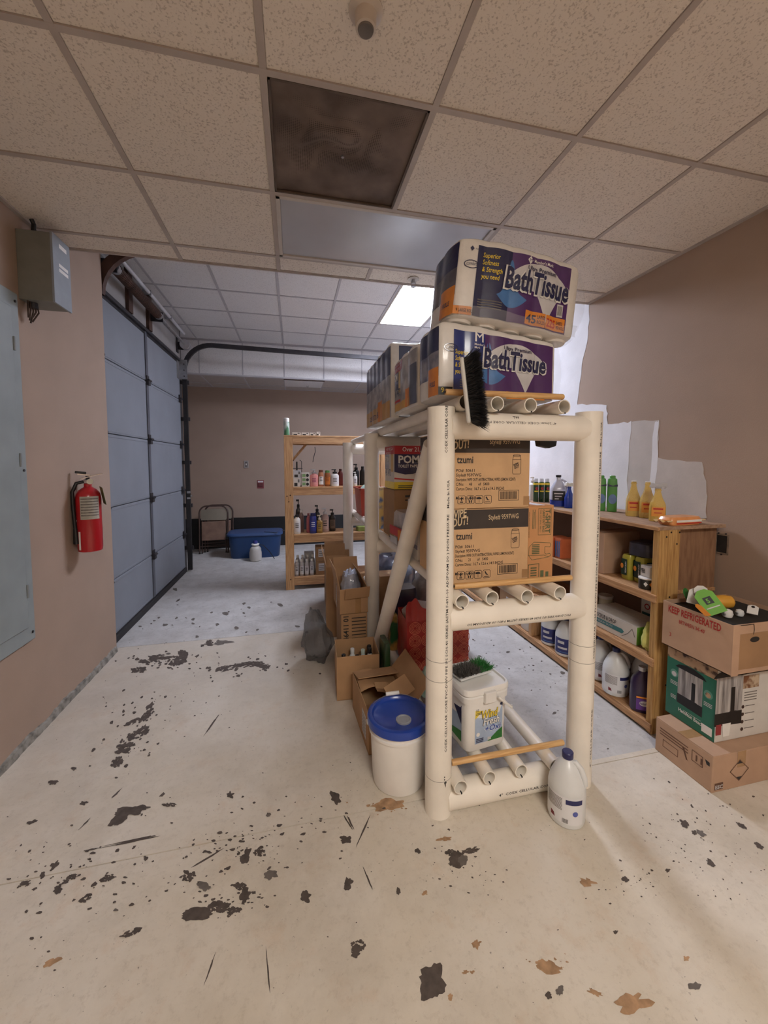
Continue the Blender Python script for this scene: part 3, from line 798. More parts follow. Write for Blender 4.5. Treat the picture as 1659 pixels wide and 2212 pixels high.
b = MB(); b.obox((.02, 0, .50), (.13, .022, .008), (0, R(-16), 0)); b.obox((-.02, 0, .512), (.07, .018, .012), (0, R(8), 0)); b.build('handle', CHROME, t, bevel=.002)
MB().obox((-.035, 0, .525), (.06, .026, .016), (0, R(8), 0)).build('grip', BLACKP, t, bevel=.004)
b = MB(); b.cyl((.012, -.028, .466), (.012, -.04, .466), .018, n=16); b.build('gauge', mat('gauge_white', (210, 206, 190), .4, .05), t)
pts = [(-.02, 0, .465), (-.06, -.005, .455), (-.082, -.01, .40), (-.082, -.015, .30), (-.078, -.02, .22), (-.075, -.02, .15)]
MB().tube(pts, .011, 10).build('hose', BLACKP, t, smooth=True)
MB().tube([(-.075, -.02, .16), (-.072, -.022, .06)], [.012, .018], 12).build('nozzle', BLACKP, t, smooth=True)
MB().obox((-.05, -.01, .21), (.06, .025, .012), (0, 0, 0)).build('hose_clip', WHITEPL, t)
MB().obox((.078, -.03, .37), (.003, .05, .12), (R(10), R(-12), R(12))).build('inspection_tag', mat('olive_tag', (82, 92, 52), .6, .1), t)
MB().box(-.01, .012, .06, .085, .1, .5).build('wall_bracket', DARKST, t)
# plates on the back wall
def plate(name, label, cat, px, py, wpx, hpx, m, kind):
    p = at_y(px, py, YB); s_ = 7.3 / F_PX * 1.02
    w2, h2 = wpx * s_ / 2, hpx * s_ / 2
    t = T(name, label, cat, (p.x, YB, p.z))
    MB().box(-w2, w2, -.012, 0, -h2, h2).build('plate', m, t, bevel=.004)
    return t, w2, h2
t, w2, h2 = plate('light_switch', 'pale grey light switch plate on the far tan wall', 'switch', 532, 1003, 9, 15, mat('switch_grey', (150, 142, 138), .5, .05), 0)
MB().obox((0, -.016, 0), (.014, .016, .03), (R(15), 0, 0)).build('toggle', WHITEP, t)
MB().box(-.02, .02, -.0135, -.0115, -.045, .045).build('inset', mat('switch_inset', (90, 84, 82), .5, .05), t)
t, w2, h2 = plate('alarm_box', 'small dull red alarm pull box on the far tan wall', 'alarm', 563, 1046, 13, 17, mat('dull_red', (132, 62, 66), .5, .08), 0)
MB().box(-w2 * .7, w2 * .7, -.03, -.012, -h2 * .6, h2 * .3).build('pull_bar', mat('dull_red_dark', (96, 40, 44), .5, .08), t, bevel=.004)
MB().box(-w2 * .8, w2 * .8, -.0145, -.012, h2 * .45, h2 * .8).build('label_strip', SILVERP, t)

# ================================================================ PVC RACK
RY = (1.54, 3.03, 4.43); RXL, RXR = 0.597, 1.31
RZ = (0.0575, 0.858, 1.675)      # centres of the cross rails
PIPE_X = (0.672, 0.815, 0.972, 1.14)
rack = T('pipe_rack', 'tall cream PVC pipe rack with three pipe shelves', 'rack', (0, 0, 0))
post0 = MB().pipe((0, 0, 0), (0, 0, 1.748), .0572, .006, 36).build('post', CREAMPVC, rack, smooth=True)
posts = [post0]; post0.location = (RXL, RY[0], 0)
for x in (RXL, RXR):
    for y in RY:
        if (x, y) != (RXL, RY[0]): posts.append(linked(post0, rack, (x, y, 0)))
rl0 = None
for y in RY:
    for z in RZ:
        if rl0 is None:
            rl0 = MB().cyl((0, 0, 0), (RXR - RXL - .06, 0, 0), .0572, n=32).build('cross_rail', CREAMPVC, rack, smooth=True); rl0.location = (RXL + .03, y, z)
        else: linked(rl0, rack, (RXL + .03, y, z))
PT = [z + .0572 + .0302 for z in RZ]     # slat pipe centres
STOP = [z + .0302 for z in PT]           # what stands on a shelf stands here
sp0 = None; slats = []
for z in PT:
    for x in PIPE_X:
        dy = rnd.uniform(-.012, .012)
        if sp0 is None:
            sp0 = MB().pipe((0, 0, 0), (0, 3.05, 0), .0302, .004, 24).build('slat_pipe', CREAMPVC, rack, smooth=True); sp0.location = (x, 1.478 + dy, z); slats.append(sp0)
        else: slats.append(linked(sp0, rack, (x, 1.478 + dy, z)))
for s_ in slats:
    MB().cyl((.004, -.001, -.0275), (.004, .012, -.0275), .0035, n=8).build('screw_dot', BLACKP, s_)
MB().cyl((RXL - .0, 2.86, 0.06), (RXL, 1.63, 1.60), .0445, n=28).build('diagonal_brace', CREAMPVC, rack, smooth=True)
# printed lines on the pipes
PIPETEXT = 'COEX CELLULAR CORE PVC-DWV PIPE IPS SCH-40 SERIES (ASTM F-891-10 ADSFOAM SO ) NON PRESSURE    Made In USA'
def pipe_print(body, o, axis, e1, e2, wd, size, m=PRINT):
    fr0 = barrel(.0572, o, axis, e1, e2)
    return text(body, lambda x, y, h=0.0: fr0(-y, x, h), 0, 0, size, m, rack, 'pipe_print', wd=wd, h=.0009, res=1, bold=.012)
pipe_print(PIPETEXT, (RXL, RY[0], .30), (0, 0, 1), (0.28, -.96, 0), (.96, .28, 0), 1.15, .015)
pipe_print("4''", (RXL, RY[0], .145), (0, 0, 1), (0.28, -.96, 0), (.96, .28, 0), .05, .016)
pipe_print('COEX CELLULAR CORE', (RXL, RY[0], 1.56), (0, 0, 1), (0.1, -.995, 0), (.995, .1, 0), .19, .016)
pipe_print(PIPETEXT, (RXR, RY[0], .62), (0, 0, 1), (0.42, -.907, 0), (.907, .42, 0), 1.08, .015)
pipe_print("4'' CELLULAR CORE", (RXR, RY[0], .10), (0, 0, 1), (0.42, -.907, 0), (.907, .42, 0), .28, .015, FAINT)
def rail_print(body, x, z, wd, size, tilt, m=PRINT, flip=False):
    c, s_ = math.cos(R(tilt)), math.sin(R(tilt))
    fr0 = lambda u, v, h=0.0: Vector((x + (-u if flip else u), RY[0] - (.0572 + h) * math.cos(R(tilt) + (-v if flip else v) / .0572), z + (.0572 + h) * math.sin(R(tilt) + (-v if flip else v) / .0572)))
    return text(body, fr0, 0, 0, size, m, rack, 'pipe_print', wd=wd, h=.0009, res=1, bold=.012)
rail_print('PVC-DWV PIPE IPS SCH 40 SERIES (ASTM F-891-10 ADSFOAM SO', 1.20, RZ[1], .50, .016, -12, flip=True)
rail_print("4''  COEX CELLULAR CORE", .86, RZ[0], .26, .016, -4)
rail_print("4'' 20mm COEX CELLULAR CORE PVC", 1.10, RZ[2], .34, .014, 18, FAINT, True)
rail_print('TW', .90, RZ[2], .03, .02, 32)
ring = MB().lathe([(.0576, 0), (.0576, .0018)], 32, caps=False)
for x, zz in ((RXL, (.17, .605, .69)), (RXR, (.60, .68))):
    for z in zz:
        o = MB().lathe([(.0577, 0), (.0577, .0018)], 32, caps=False).build('pencil_ring', FAINT, rack); o.location = (x, RY[0], z)

def dowel(label, x0, x1, y, z, tilt=0.0, yaw=0.0):
    t = T('wooden_dowel', label, 'dowel', ((x0 + x1) / 2, y, z), ry=tilt, rz=yaw)
    L_ = (x1 - x0) / 2
    MB().lathe([(.011, -L_), (.013, -L_ + .004), (.013, L_ - .004), (.011, L_)], 16).build('rod', DOWEL, t, smooth=True).rotation_euler = (0, R(90), 0)
    MB().cyl((-L_ - .003, 0, 0), (-L_, 0, 0), .005, n=8).build('end_mark', BLACKP, t)
dowel('wooden dowel lying across the top pipe shelf before the tissue packs', .60, 1.146, 1.505, STOP[2] + .014)
dowel('wooden dowel lying across the middle pipe shelf before the wipes cartons', .665, 1.245, 1.545, STOP[1] + .014)
dowel('wooden dowel lying across the bottom pipe shelf before the white detergent pail', .665, 1.235, 1.555, STOP[0] + .014)

# ---- tissue packs
def tissue_pack(name, label, loc, w_, d_, h_, n, rx=0, ry=0, rz=0, bulge=.012, kind='bath', rolls=True, mark='old', slope=0.0):
    t = T(name, label, 'tissue pack', loc, rz=rz, rx=rx, ry=ry, group='toilet tissue packs on the top shelf')
    W2, D2 = w_ / 2, d_ / 2
    def fy(x): return -D2 - bulge * (1 - (x / W2) ** 2) - .007 * abs(math.sin(math.pi * (x + W2) / (w_ / n))) + .007
    nd = max(2, round(d_ / (w_ / n)))
    def fx(y): return -W2 - bulge * .5 * (1 - (y / D2) ** 2) - .007 * abs(math.sin(math.pi * (y + D2) / (d_ / nd))) + .007
    ns, ms = n * 6, nd * 6
    ringp = [(-W2 + w_ * i / ns, None) for i in range(ns)]
    outl = [(x, fy(x)) for x in [-W2 + .012 + (w_ - .024) * i / ns for i in range(ns + 1)]]
    right = [(-fx(y), y) for y in [-D2 + .012 + (d_ - .024) * i / ms for i in range(ms + 1)]]
    outl += right + [(-x, -y) for x, y in outl] + [(-x, -y) for x, y in right]
    N = len(outl); b = MB(); vs = []; fs = []
    prof = [(.93, .012), (.985, .018), (1.0, .04), (1.0, h_ - .035), (.98, h_ - .012), (.93, h_ - .003), (.85, h_)]
    for k, z in prof:
        for x, y in outl:
            vs.append((x * k, y * k, z * (1 - slope * (x + W2) / w_) + (.006 * noise.noise(Vector((x * 9, y * 9, z * 7))) if z > h_ * .7 else 0)))
    for j in range(len(prof) - 1):
        for i in range(N): fs.append((j * N + i, j * N + (i + 1) % N, (j + 1) * N + (i + 1) % N, (j + 1) * N + i))
    fs += [tuple(range(N - 1, -1, -1)), tuple(range((len(prof) - 1) * N, len(prof) * N))]
    b.add(vs, fs)
    wrap = b.build('wrap', mat('tissue_wrap_white', (232, 228, 222), .45, .04, 16, .25, 50, coat=.45), t, smooth=True)
    if rolls:
        r = w_ / n / 2 - .003; r0 = None
        for i in range(n):
            for j in range(nd):
                x = -W2 + w_ / n * (i + .5); y = -D2 + d_ / nd * (j + .5)
                rr = min(r, d_ / nd / 2 - .003)
                if j not in (0, nd - 1) and i not in (0, n - 1): continue
                if r0 is None:
                    r0 = MB().lathe([(rr * .33, 0), (rr * .93, 0), (rr, .006), (rr, .05), (rr * .33, .05)], 28).build('roll', mat('tissue_paper', (238, 234, 228), .8, .02, 20, .2, 80, coat=.2), t, smooth=True); r0.location = (x, y, 0)
                else: linked(r0, t, (x, y, 0))
    F_ = lambda x, y, h=0.0: Vector((x, fy(max(-W2, min(W2, x))) - h, y * (1 - slope * (x + W2) / w_)))
    S_ = lambda x, y, h=0.0: Vector((fx(max(-D2, min(D2, -x))) - h, -x, y))   # left end, x towards the front
    if kind == 'bath':
        xa, xb, xc = (-W2 * .72, -W2 * .20, W2 * .80) if mark == 'old' else (-W2 * .76, -W2 * .26, W2 * .93)
        patch(F_, xa, xb, .02, h_ - .03, NAVY if mark == 'old' else mat('royal_blue_print', (34, 52, 122), .4, .05, 20, coat=.5), t, 'navy_panel', .0016, 20, 2)
        patch(F_, xb, xc, .02, h_ - .03, PURPLE, t, 'purple_panel', .0016, 30, 2)
        # pale splash
        s0, s1 = -W2 * .22, W2 * .76
        def tp(u): return h_ * (.62 + .22 * math.sin(math.pi * min(1, u * 1.02)) ** .7)
        def bt(u): return h_ * (.50 - .02 * u - (.0 if u < .45 else .36 * max(0, 1 - abs((u - .66) / .22)) ** 1.2))
        blob(F_, tp, bt, s0, s1, 60, SILVERP, t, 'pale_splash', .0024)
        d0, d1 = -W2 * .40, W2 * .08
        blob(F_, lambda u: h_ * (.36 + .40 * math.exp(-((u - .42) / .16) ** 2) + .06 * math.sin(math.pi * u)), lambda u: h_ * (.36 - .13 * math.sin(math.pi * u)), d0, d1, 30, SKYB, t, 'blue_drop', .0020)
        text('BathTissue', F_, -W2 * .325, h_ * .455, h_ * .38, WHITEP, t, 'lettering_outline', wd=w_ * .56, bold=.055, shear=.12, h=.0065)
        text('BathTissue', F_, -W2 * .305, h_ * .463, h_ * .37, NAVY, t, wd=w_ * .535, bold=.03, shear=.12, h=.0095)
        text('Ultra Premium', F_, W2 * .04, h_ * .735, h_ * .08, NAVY, t, wd=w_ * .24, bold=.015, h=.006)
        text('Superior\nSoftness\n& Strength\nyou need', F_, -W2 * (.64 if mark == 'old' else .74), h_ * (.78 if mark == 'old' else .60), h_ * .085, YELLOW, t, wd=w_ * (.15 if mark == 'old' else .13), bold=.01, shear=.12, h=.0032)
        bars(F_, [(-W2 * .66, -W2 * .3, h_ * (.26 - .03 * k), h_ * (.272 - .03 * k)) for k in range(4)], FAINT, t, 'small_print', .0030, 6)
        patch(F_, -W2 * .99, xa - .004, .02, .055, ORANGE if mark == 'old' else BLACKP, t, 'roll_count_tag', .0016, 6, 1)
        text('9 LARGE ROLLS' if mark == 'old' else '9', F_, -W2 * .95, .03, .02 if mark == 'old' else .03, PRINT if mark == 'old' else YELLOW, t, wd=W2 * .26 if mark == 'old' else None, h=.003, bold=.01)
        if mark == 'old':
            patch(F_, W2 * .08, W2 * .42, .025, .085, ORANGE, t, 'orange_tag', .0028, 8, 1); patch(F_, W2 * .43, W2 * .78, .025, .085, ORANGE, t, 'orange_tag', .0028, 8, 1)
            text('45', F_, W2 * .10, .035, .05, NAVY, t, wd=.05, bold=.02, h=.004); text('LARGE\nROLLS', F_, W2 * .28, .058, .022, NAVY, t, wd=.04, bold=.01, h=.004)
            text('225', F_, W2 * .445, .035, .05, REDP, t, wd=.05, bold=.02, h=.004); text('SHEETS\nPER ROLL', F_, W2 * .63, .055, .02, NAVY, t, wd=.042, bold=.01, h=.004)
            dm = [(W2 * .03, h_ * .86), (W2 * .075, h_ * .91), (W2 * .12, h_ * .86), (W2 * .075, h_ * .81)]
            shape(F_, dm, WHITEP, t, 'diamond_mark', .003); text("M", F_, W2 * .055, h_ * .84, h_ * .055, PURPLE, t, wd=W2 * .045, h=.004)
            text("Member's Mark", F_, W2 * .14, h_ * .845, h_ * .055, WHITEP, t, wd=w_ * .16, bold=.01, h=.0032)
            shape(F_, [(-W2 * .84, h_ * .86), (-W2 * .81, h_ * .89), (-W2 * .78, h_ * .86), (-W2 * .81, h_ * .83)], NAVY, t, 'diamond_mark', .003)
            text("Member's Mark", F_, -W2 * .76, h_ * .85, .010, NAVY, t, wd=W2 * .10, h=.003)
            patch(F_, W2 * .62, W2 * .72, h_ * .26, h_ * .42, SILVERP, t, 'barcode_tag', .003, 2, 1)
            bars(F_, [(W2 * .63 + W2 * .01 * k, W2 * .636 + W2 * .01 * k, h_ * .28, h_ * .40) for k in range(8)], FAINT, t, 'barcode', .0036)
        else:
            text('LARGE', F_, W2 * .14, .022, .03, NAVY, t, wd=.06, bold=.02, h=.004); text('225', F_, W2 * .40, .022, .032, REDP, t, wd=.06, bold=.02, h=.004)
            patch(F_, W2 * .10, W2 * .78, .014, .05, ORANGE, t, 'orange_tag', .0028, 10, 1)
            b = MB()
            mx_, mz = -W2 * .36, h_ * .86; s_ = h_ * .1
            b.add([F_(mx_ + a * s_, mz + c * s_, .003) for a, c in ((-.6, -.7), (-.38, -.7), (-.38, .25), (0, -.2), (.38, .25), (.38, -.7), (.6, -.7), (.6, .7), (0, .08), (-.6, .7))], [tuple(range(10))])
            b.build('monogram', WHITEP, t)
            text("Member's\nMark", F_, -W2 * .44, h_ * .74, .014, WHITEP, t, wd=.05, bold=.01, h=.0032)
        outline(F_, disc_pts(-W2 * .80, h_ * .67, .03, .016), .003, NAVY, t, 'script_mark', .003); text('comfort', F_, -W2 * .80, h_ * .655, .022, NAVY, t, wd=.045, shear=.25, h=.0035, align='CENTER')
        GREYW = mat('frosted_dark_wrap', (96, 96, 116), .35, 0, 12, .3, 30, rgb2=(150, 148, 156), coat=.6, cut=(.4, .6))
        patch(S_, -D2 * .98, D2 * .98, .10, h_ - .03, GREYW if mark != 'old' else mat('mottled_navy_wrap', (38, 38, 62), .35, 0, 12, .3, 30, rgb2=(96, 94, 104), coat=.6, cut=(.36, .75)), t, 'end_panel', .0016, 20, 6)  # end wrap of the upper pack is dark navy mottled with grey
        patch(S_, -D2 * .6, D2 * .98, h_ * .62, h_ - .025, NAVY, t, 'end_navy_band', .0024, 20, 2)
        patch(S_, D2 * .2, D2 * .98, .02, .14, ORANGE, t, 'end_orange_tag', .0026, 8, 2)
        text('9 ROLLS', S_, D2 * .4, .06, .03, NAVY, t, wd=D2 * .4, bold=.02, h=.004)
    return t, F_, S_, W2, D2
# lower front pack
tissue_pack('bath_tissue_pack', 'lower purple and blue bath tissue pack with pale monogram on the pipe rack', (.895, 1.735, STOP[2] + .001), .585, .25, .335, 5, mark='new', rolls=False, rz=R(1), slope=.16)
# upper pack, sagging to the right
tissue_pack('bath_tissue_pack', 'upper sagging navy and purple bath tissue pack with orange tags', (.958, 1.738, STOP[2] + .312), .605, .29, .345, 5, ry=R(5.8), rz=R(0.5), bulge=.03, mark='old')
# POM pack behind
t, F_, S_, W2, D2 = tissue_pack('toilet_paper_pack', 'soft toilet paper pack with red band and 473 sheet count', (.895, 2.125, STOP[2] + .001), .585, .46, .335, 4, kind='plain', rolls=False)
h_ = .335
patch(S_, -D2 * .95, D2 * .98, .03, h_ - .03, mat('grey_white_wrap', (196, 192, 190), .4, 0, 14, .3, 30, rgb2=(150, 148, 150), coat=.6, cut=(.4, .65)), t, 'end_panel', .0016, 24, 4)
patch(S_, -D2 * .9, -D2 * .05, h_ * .76, h_ - .028, mat('dull_red_band', (172, 62, 72), .4, .06, coat=.4), t, 'red_band', .0024, 10, 2)
text('45 MEGA ROLLS\n21,000 SHEETS', S_, -D2 * .82, h_ * .86, .024, SILVERP, t, wd=D2 * .7, h=.003)
patch(S_, -D2 * .9, -D2 * .45, h_ * .46, h_ * .76, NAVY, t, 'navy_band', .0024, 10, 2); text('POM', S_, -D2 * .88, h_ * .62, .06, WHITEP, t, wd=D2 * .36, bold=.02, h=.004)
patch(S_, -D2 * .45, -D2 * .28, h_ * .4, h_ * .78, mat('pale_gold', (214, 184, 120), .4, .05, coat=.4), t, 'gold_strip', .0022, 4, 2)
text('45 473', S_, -D2 * .78, h_ * .34, .062, NAVY, t, wd=D2 * .5, bold=.015, h=.004)
patch(S_, -D2 * .9, D2 * .9, .03, .075, mat('gold_band', (220, 170, 80), .4, .06, coat=.4), t, 'gold_band', .0022, 14, 1)
patch(S_, -D2 * .88, -D2 * .3, h_ * .24, h_ * .28, REDP, t, 'red_swoosh', .0028, 8, 1)
patch(S_, D2 * .2, D2 * .5, .03, h_ * .38, ORANGE, t, 'orange_tag', .003, 4, 1)
patch(S_, D2 * .55, D2 * .95, .03, h_ * .7, mat('slate_wrap', (84, 86, 104), .4, .1, coat=.5), t, 'slate_panel', .003, 6, 2)
# tall far pack
t, F_, S_, W2, D2 = tissue_pack('bath_tissue_pack', 'tall navy bath tissue pack at the far end of the top pipe shelf', (.875, 2.88, STOP[2] + .001), .54, .86, .50, 4, kind='plain', rolls=False)
h_ = .50
patch(S_, -D2 * .97, D2 * .98, .02, h_ - .03, MATS['grey_white_wrap'], t, 'end_panel', .0016, 24, 4)
patch(S_, -D2 * .97, D2 * .97, h_ * .58, h_ - .03, NAVY, t, 'navy_band', .0024, 24, 2)
patch(S_, -D2 * .97, D2 * .95, .02, .13, mat('amber_band', (206, 156, 80), .4, .08, coat=.4), t, 'gold_band', .0024, 24, 1)
patch(S_, D2 * .2, D2 * .5, .02, .16, ORANGE, t, 'orange_tag', .003, 6, 1)
text('225 SHEETS', S_, -D2 * .5, .05, .05, NAVY, t, wd=D2 * .5, bold=.015, h=.004); text('45', S_, D2 * .1, .05, .06, NAVY, t, bold=.015, h=.004)
patch(F_, -W2 * .8, W2 * .9, .02, h_ - .03, NAVY, t, 'navy_panel', .0016, 20, 2)
text('Superior\nSoftness\n& Strength', F_, -W2 * .55, h_ * .72, .034, YELLOW, t, wd=W2 * .4, shear=.1, h=.003)
patch(F_, W2 * .1, W2 * .35, h_ * .8, h_ * .93, SKYB, t, 'blue_tag', .003, 3, 1)
# loose clear film round the upper pack
def film(name_, label, loc, pts_fn, nu, nv, parent):
    return MB().grid(pts_fn, nu, nv).build('loose_film', FILM, parent, smooth=True)
up = bpy.data.objects['bath_tissue_pack.001']
film('', '', 0, lambda a, c: Vector((.30 + .02 * math.sin(a * 9 + c * 3) + .025 * math.sin(math.pi * c), -.14 + .28 * a, .01 + .31 * c + .008 * math.sin(a * 14))), 16, 12, up)
film('', '', 0, lambda a, c: Vector((-.29 + .57 * a, -.185 - .006 * math.sin(a * 22 + c * 5) - .012 * math.sin(math.pi * a), .0 + .05 * c - .006 * math.sin(a * 17))), 40, 4, up)
lowp = bpy.data.objects['bath_tissue_pack']
film('', '', 0, lambda a, c: Vector((.305 + .018 * math.sin(a * 7 + c * 4), -.12 + .24 * a, .01 + .31 * c)), 14, 10, lowp)

# ---- brushes
def brush(name, label, loc, rot, size, bl, mcol, n, second=None, block=None):
    t = T(name, label, 'brush', loc, rx=rot[0], ry=rot[1], rz=rot[2])
    lx, ly, lz = size
    MB().box(-lx / 2, lx / 2, -ly / 2, ly / 2, 0, lz).build('block', block or MILKY, t, bevel=.006)
    def bristles(x0, x1, m_, k):
        b = MB()
        for _ in range(k):
            x = rnd.uniform(x0, x1); y = rnd.uniform(-ly / 2 + .005, ly / 2 - .005)
            l_ = bl * rnd.uniform(.62, 1.15); dx = (x / (lx / 2)) * bl * .35 + rnd.gauss(0, .012); dy = (y / (ly / 2)) * bl * .55 + rnd.gauss(0, .012)
            a = rnd.uniform(0, 6.28); r = .0016
            p = [(x + r * math.cos(a + q), y + r * math.sin(a + q), -.001) for q in (0, 2.1, 4.2)] + [(x + dx * .5 + r * math.cos(a + q), y + dy * .4 + r * math.sin(a + q), -l_ * .6) for q in (0, 2.1, 4.2)] + [(x + dx, y + dy, -l_)]
            b.add(p, [(0, 1, 4, 3), (1, 2, 5, 4), (2, 0, 3, 5), (3, 4, 6), (4, 5, 6), (5, 3, 6)])
        o = b.build('bristles', m_, t); o['kind'] = 'stuff'
    if second:
        bristles(-lx / 2, lx * .18, mcol, int(n * .7)); bristles(lx * .12, lx / 2, second, int(n * .35))
    else: bristles(-lx / 2 + .004, lx / 2 - .004, mcol, n)
    return t
BRB = mat('black_bristle', (30, 30, 32), .5, .2, 60)
# hanging deck brush: block upright in front of the top rail, bristles to the right
brush('deck_brush', 'black bristle deck brush hanging over the top rail of the rack', (.655, 1.412, 1.795), (0, R(-97), R(-28)), (.25, .075, .016), .062, BRB, 3200, block=mat('grey_brush_block', (200, 196, 188), .5, .05))
# black brush end under the top shelf
t = T('hanging_bracket', 'black plastic tool end poking down below the top rail', 'tool', (1.175, 1.70, STOP[2] - .0605 - .12))
MB().prism([(-.05, .03), (.05, .02), (.045, -.012), (.01, -.022), (-.042, -.012)], front(-.02), .04).build('head', BLACKP, t, bevel=.004)
MB().box(-.01, .01, -.045, -.02, .02, .118).build('strap', BLACKP, t)

# ---- cartons
def carton(name, label, loc, size, rz=0, m=KRAFT, cat='box', tape=True, group=None, rx=0, ry=0, seam='x'):
    t = T(name, label, cat, loc, rz=rz, group=group, rx=rx, ry=ry)
    x, y, z = size[0] / 2, size[1] / 2, size[2]
    MB().box(-x, x, -y, y, 0, z - .003).build('body', m, t, bevel=.004)
    if seam == 'x':
        for s_ in (-1, 1):
            a, c = (0.001, y) if s_ > 0 else (-y, -.001)
            MB().box(-x + .001, x - .001, a, c, z - .003, z).build('flap', m, t)
        if tape: MB().box(-x - .0006, x + .0006, -.025, .025, z, z + .0006).build('tape', TAPE, t)
    else:
        for s_ in (-1, 1):
            a, c = (0.001, x) if s_ > 0 else (-x, -.001)
            MB().box(a, c, -y + .001, y - .001, z - .003, z).build('flap', m, t)
        if tape: MB().box(-.025, .025, -y - .0006, y + .0006, z, z + .0006).build('tape', TAPE, t)
    return t, front(-y), left(-x), x, y, z
def icons(fr, x, y, s_, t):
    for k in range(4):
        x0 = x + k * s_ * 1.17
        outline(fr, [(x0 + .12 * s_, y), (x0 + .88 * s_, y), (x0 + s_, y + .12 * s_), (x0 + s_, y + .88 * s_), (x0 + .88 * s_, y + s_), (x0 + .12 * s_, y + s_), (x0, y + .88 * s_), (x0, y + .12 * s_)], s_ * .05, PRINT, t, 'handling_mark')
        c = x0 + s_ / 2
        if k == 0:
            shape(fr, [(c - .2 * s_, y + .6 * s_), (c + .2 * s_, y + .6 * s_), (c, y + .88 * s_)], PRINT, t, 'handling_mark'); bars(fr, [(c - .08 * s_, c + .08 * s_, y + .4 * s_, y + .6 * s_), (c - .15 * s_, c + .15 * s_, y + .3 * s_, y + .35 * s_), (c - .2 * s_, c + .2 * s_, y + .15 * s_, y + .25 * s_)], PRINT, t, 'handling_mark')
        elif k == 1:
            shape(fr, disc_pts(c, y + .68 * s_, .16 * s_), PRINT, t, 'handling_mark'); shape(fr, [(c - .35 * s_, y + .62 * s_), (c - .28 * s_, y + .75 * s_), (c - .22 * s_, y + .5 * s_), (c - .06 * s_, y + .38 * s_), (c - .06 * s_, y + .12 * s_), (c - .2 * s_, y + .12 * s_), (c - .2 * s_, y + .36 * s_)], PRINT, t, 'handling_mark')
            shape(fr, [(c + .35 * s_, y + .62 * s_), (c + .28 * s_, y + .75 * s_), (c + .22 * s_, y + .5 * s_), (c + .06 * s_, y + .38 * s_), (c + .06 * s_, y + .12 * s_), (c + .2 * s_, y + .12 * s_), (c + .2 * s_, y + .36 * s_)][::-1], PRINT, t, 'handling_mark')
        elif k == 2:
            shape(fr, disc_pts(c, y + .55 * s_, .34 * s_, .28 * s_, 14, 0, 195), PRINT, t, 'handling_mark'); bars(fr, [(c - .02 * s_, c + .02 * s_, y + .12 * s_, y + .6 * s_)], PRINT, t, 'handling_mark')
        else:
            shape(fr, [(c - .3 * s_, y + .8 * s_), (c - .14 * s_, y + .86 * s_), (c + .05 * s_, y + .5 * s_), (c + .24 * s_, y + .46 * s_), (c + .2 * s_, y + .38 * s_), (c - .08 * s_, y + .4 * s_)][::-1], PRINT, t, 'handling_mark'); bars(fr, [(c - .34 * s_, c + .34 * s_, y + .14 * s_, y + .22 * s_)], PRINT, t, 'handling_mark')
def barcode(fr, x, y, w_, h_, t, frame=True, m=PRINT):
    rects = []; xx = x + w_ * .08
    while xx < x + w_ * .92:
        q = rnd.choice((.008, .012, .02)) * w_; rects.append((xx, xx + q, y + h_ * .12, y + h_ * .88)); xx += q + rnd.choice((.008, .012, .018)) * w_
    bars(fr, rects, m, t, 'barcode')
    if frame: outline(fr, [(x, y), (x + w_, y), (x + w_, y + h_), (x, y + h_)], w_ * .02, m, t, 'barcode_frame')
DARKBAND = mat('charcoal_print', (62, 54, 50), .75, .06, 14)
PALEK = mat('pale_kraft_print', (214, 190, 152), .7, .05)
def wipes_box(label, z, num):
    w_, d_, h_ = .410, .36, .338
    t, fr, fl, x, y, hz = carton('wipes_carton', label, (.852, 1.605 + d_ / 2, z), (w_, d_, h_), group='cartons of wipes on the middle shelf')
    patch(fr, -x + .002, x - .002, h_ * .735, h_ - .004, DARKBAND, t, 'dark_band')
    patch(fl, -y + .002, y - .002, h_ * .735, h_ - .004, DARKBAND, t, 'dark_band')
    text('WIPE\nOUT!', turned(fr, -x + .022, h_ * .875, 8), 0, 0, .05, PALEK, t, wd=.08, shear=.3, bold=.02, line=.72, h=.0018)
    text('Style# 9597WG', turned(fr, .0, h_ * .85, 1), 0, 0, .032, PALEK, t, wd=.15, bold=.004, h=.0018)
    text('tzumi', fr, -x + .05, h_ * .60, .044, PRINT, t, wd=.078, bold=.02)
    for k, s_ in enumerate(('PO#  50611', 'Style# 9597WG', 'Description: WIPE OUT! ANTIBACTERIAL WIPES (LEMON SCENT)', 'C/No:      ' + num + '       of   5400', 'Carton Dims:  16.7 x 12.6 x 14.5 INCHS', '', 'Made in China')):
        if s_: text(s_, fr, -x + .046, h_ * (.485 - .060 * k), .0185, PRINT, t, wd=.29 if k == 2 else (.235 if k == 4 else (.16 if k == 3 else None)), bold=.008)
    icons(fr, -x + .056, h_ * .065, .036, t)
    barcode(fr, x - .155, h_ * .10, .10, .046, t)
    # drawn canister
    cx_, cz = x - .068, h_ * .47
    outline(fr, [(cx_ - .021, cz), (cx_ - .017, cz - .006), (cx_ + .017, cz - .006), (cx_ + .021, cz), (cx_ + .021, cz + .06), (cx_ + .018, cz + .068), (cx_ + .018, cz + .078), (cx_ - .018, cz + .078), (cx_ - .018, cz + .068), (cx_ - .021, cz + .06)], .0016, PRINT, t, 'canister_drawing')
    outline(fr, disc_pts(cx_, cz + .078, .018, .005, 14), .0014, PRINT, t, 'canister_drawing'); outline(fr, [(cx_ - .02, cz + .06), (cx_ + .02, cz + .06)], .0014, PRINT, t, 'canister_drawing', closed=False)
    text('WIPE\nOUT', turned(fr, cx_ - .015, cz + .028, 18), 0, 0, .016, PRINT, t, wd=.028, bold=.03, line=.75)
    patch(fr, x - .03, x, .01, .05, TAPE, t, 'tape_end')
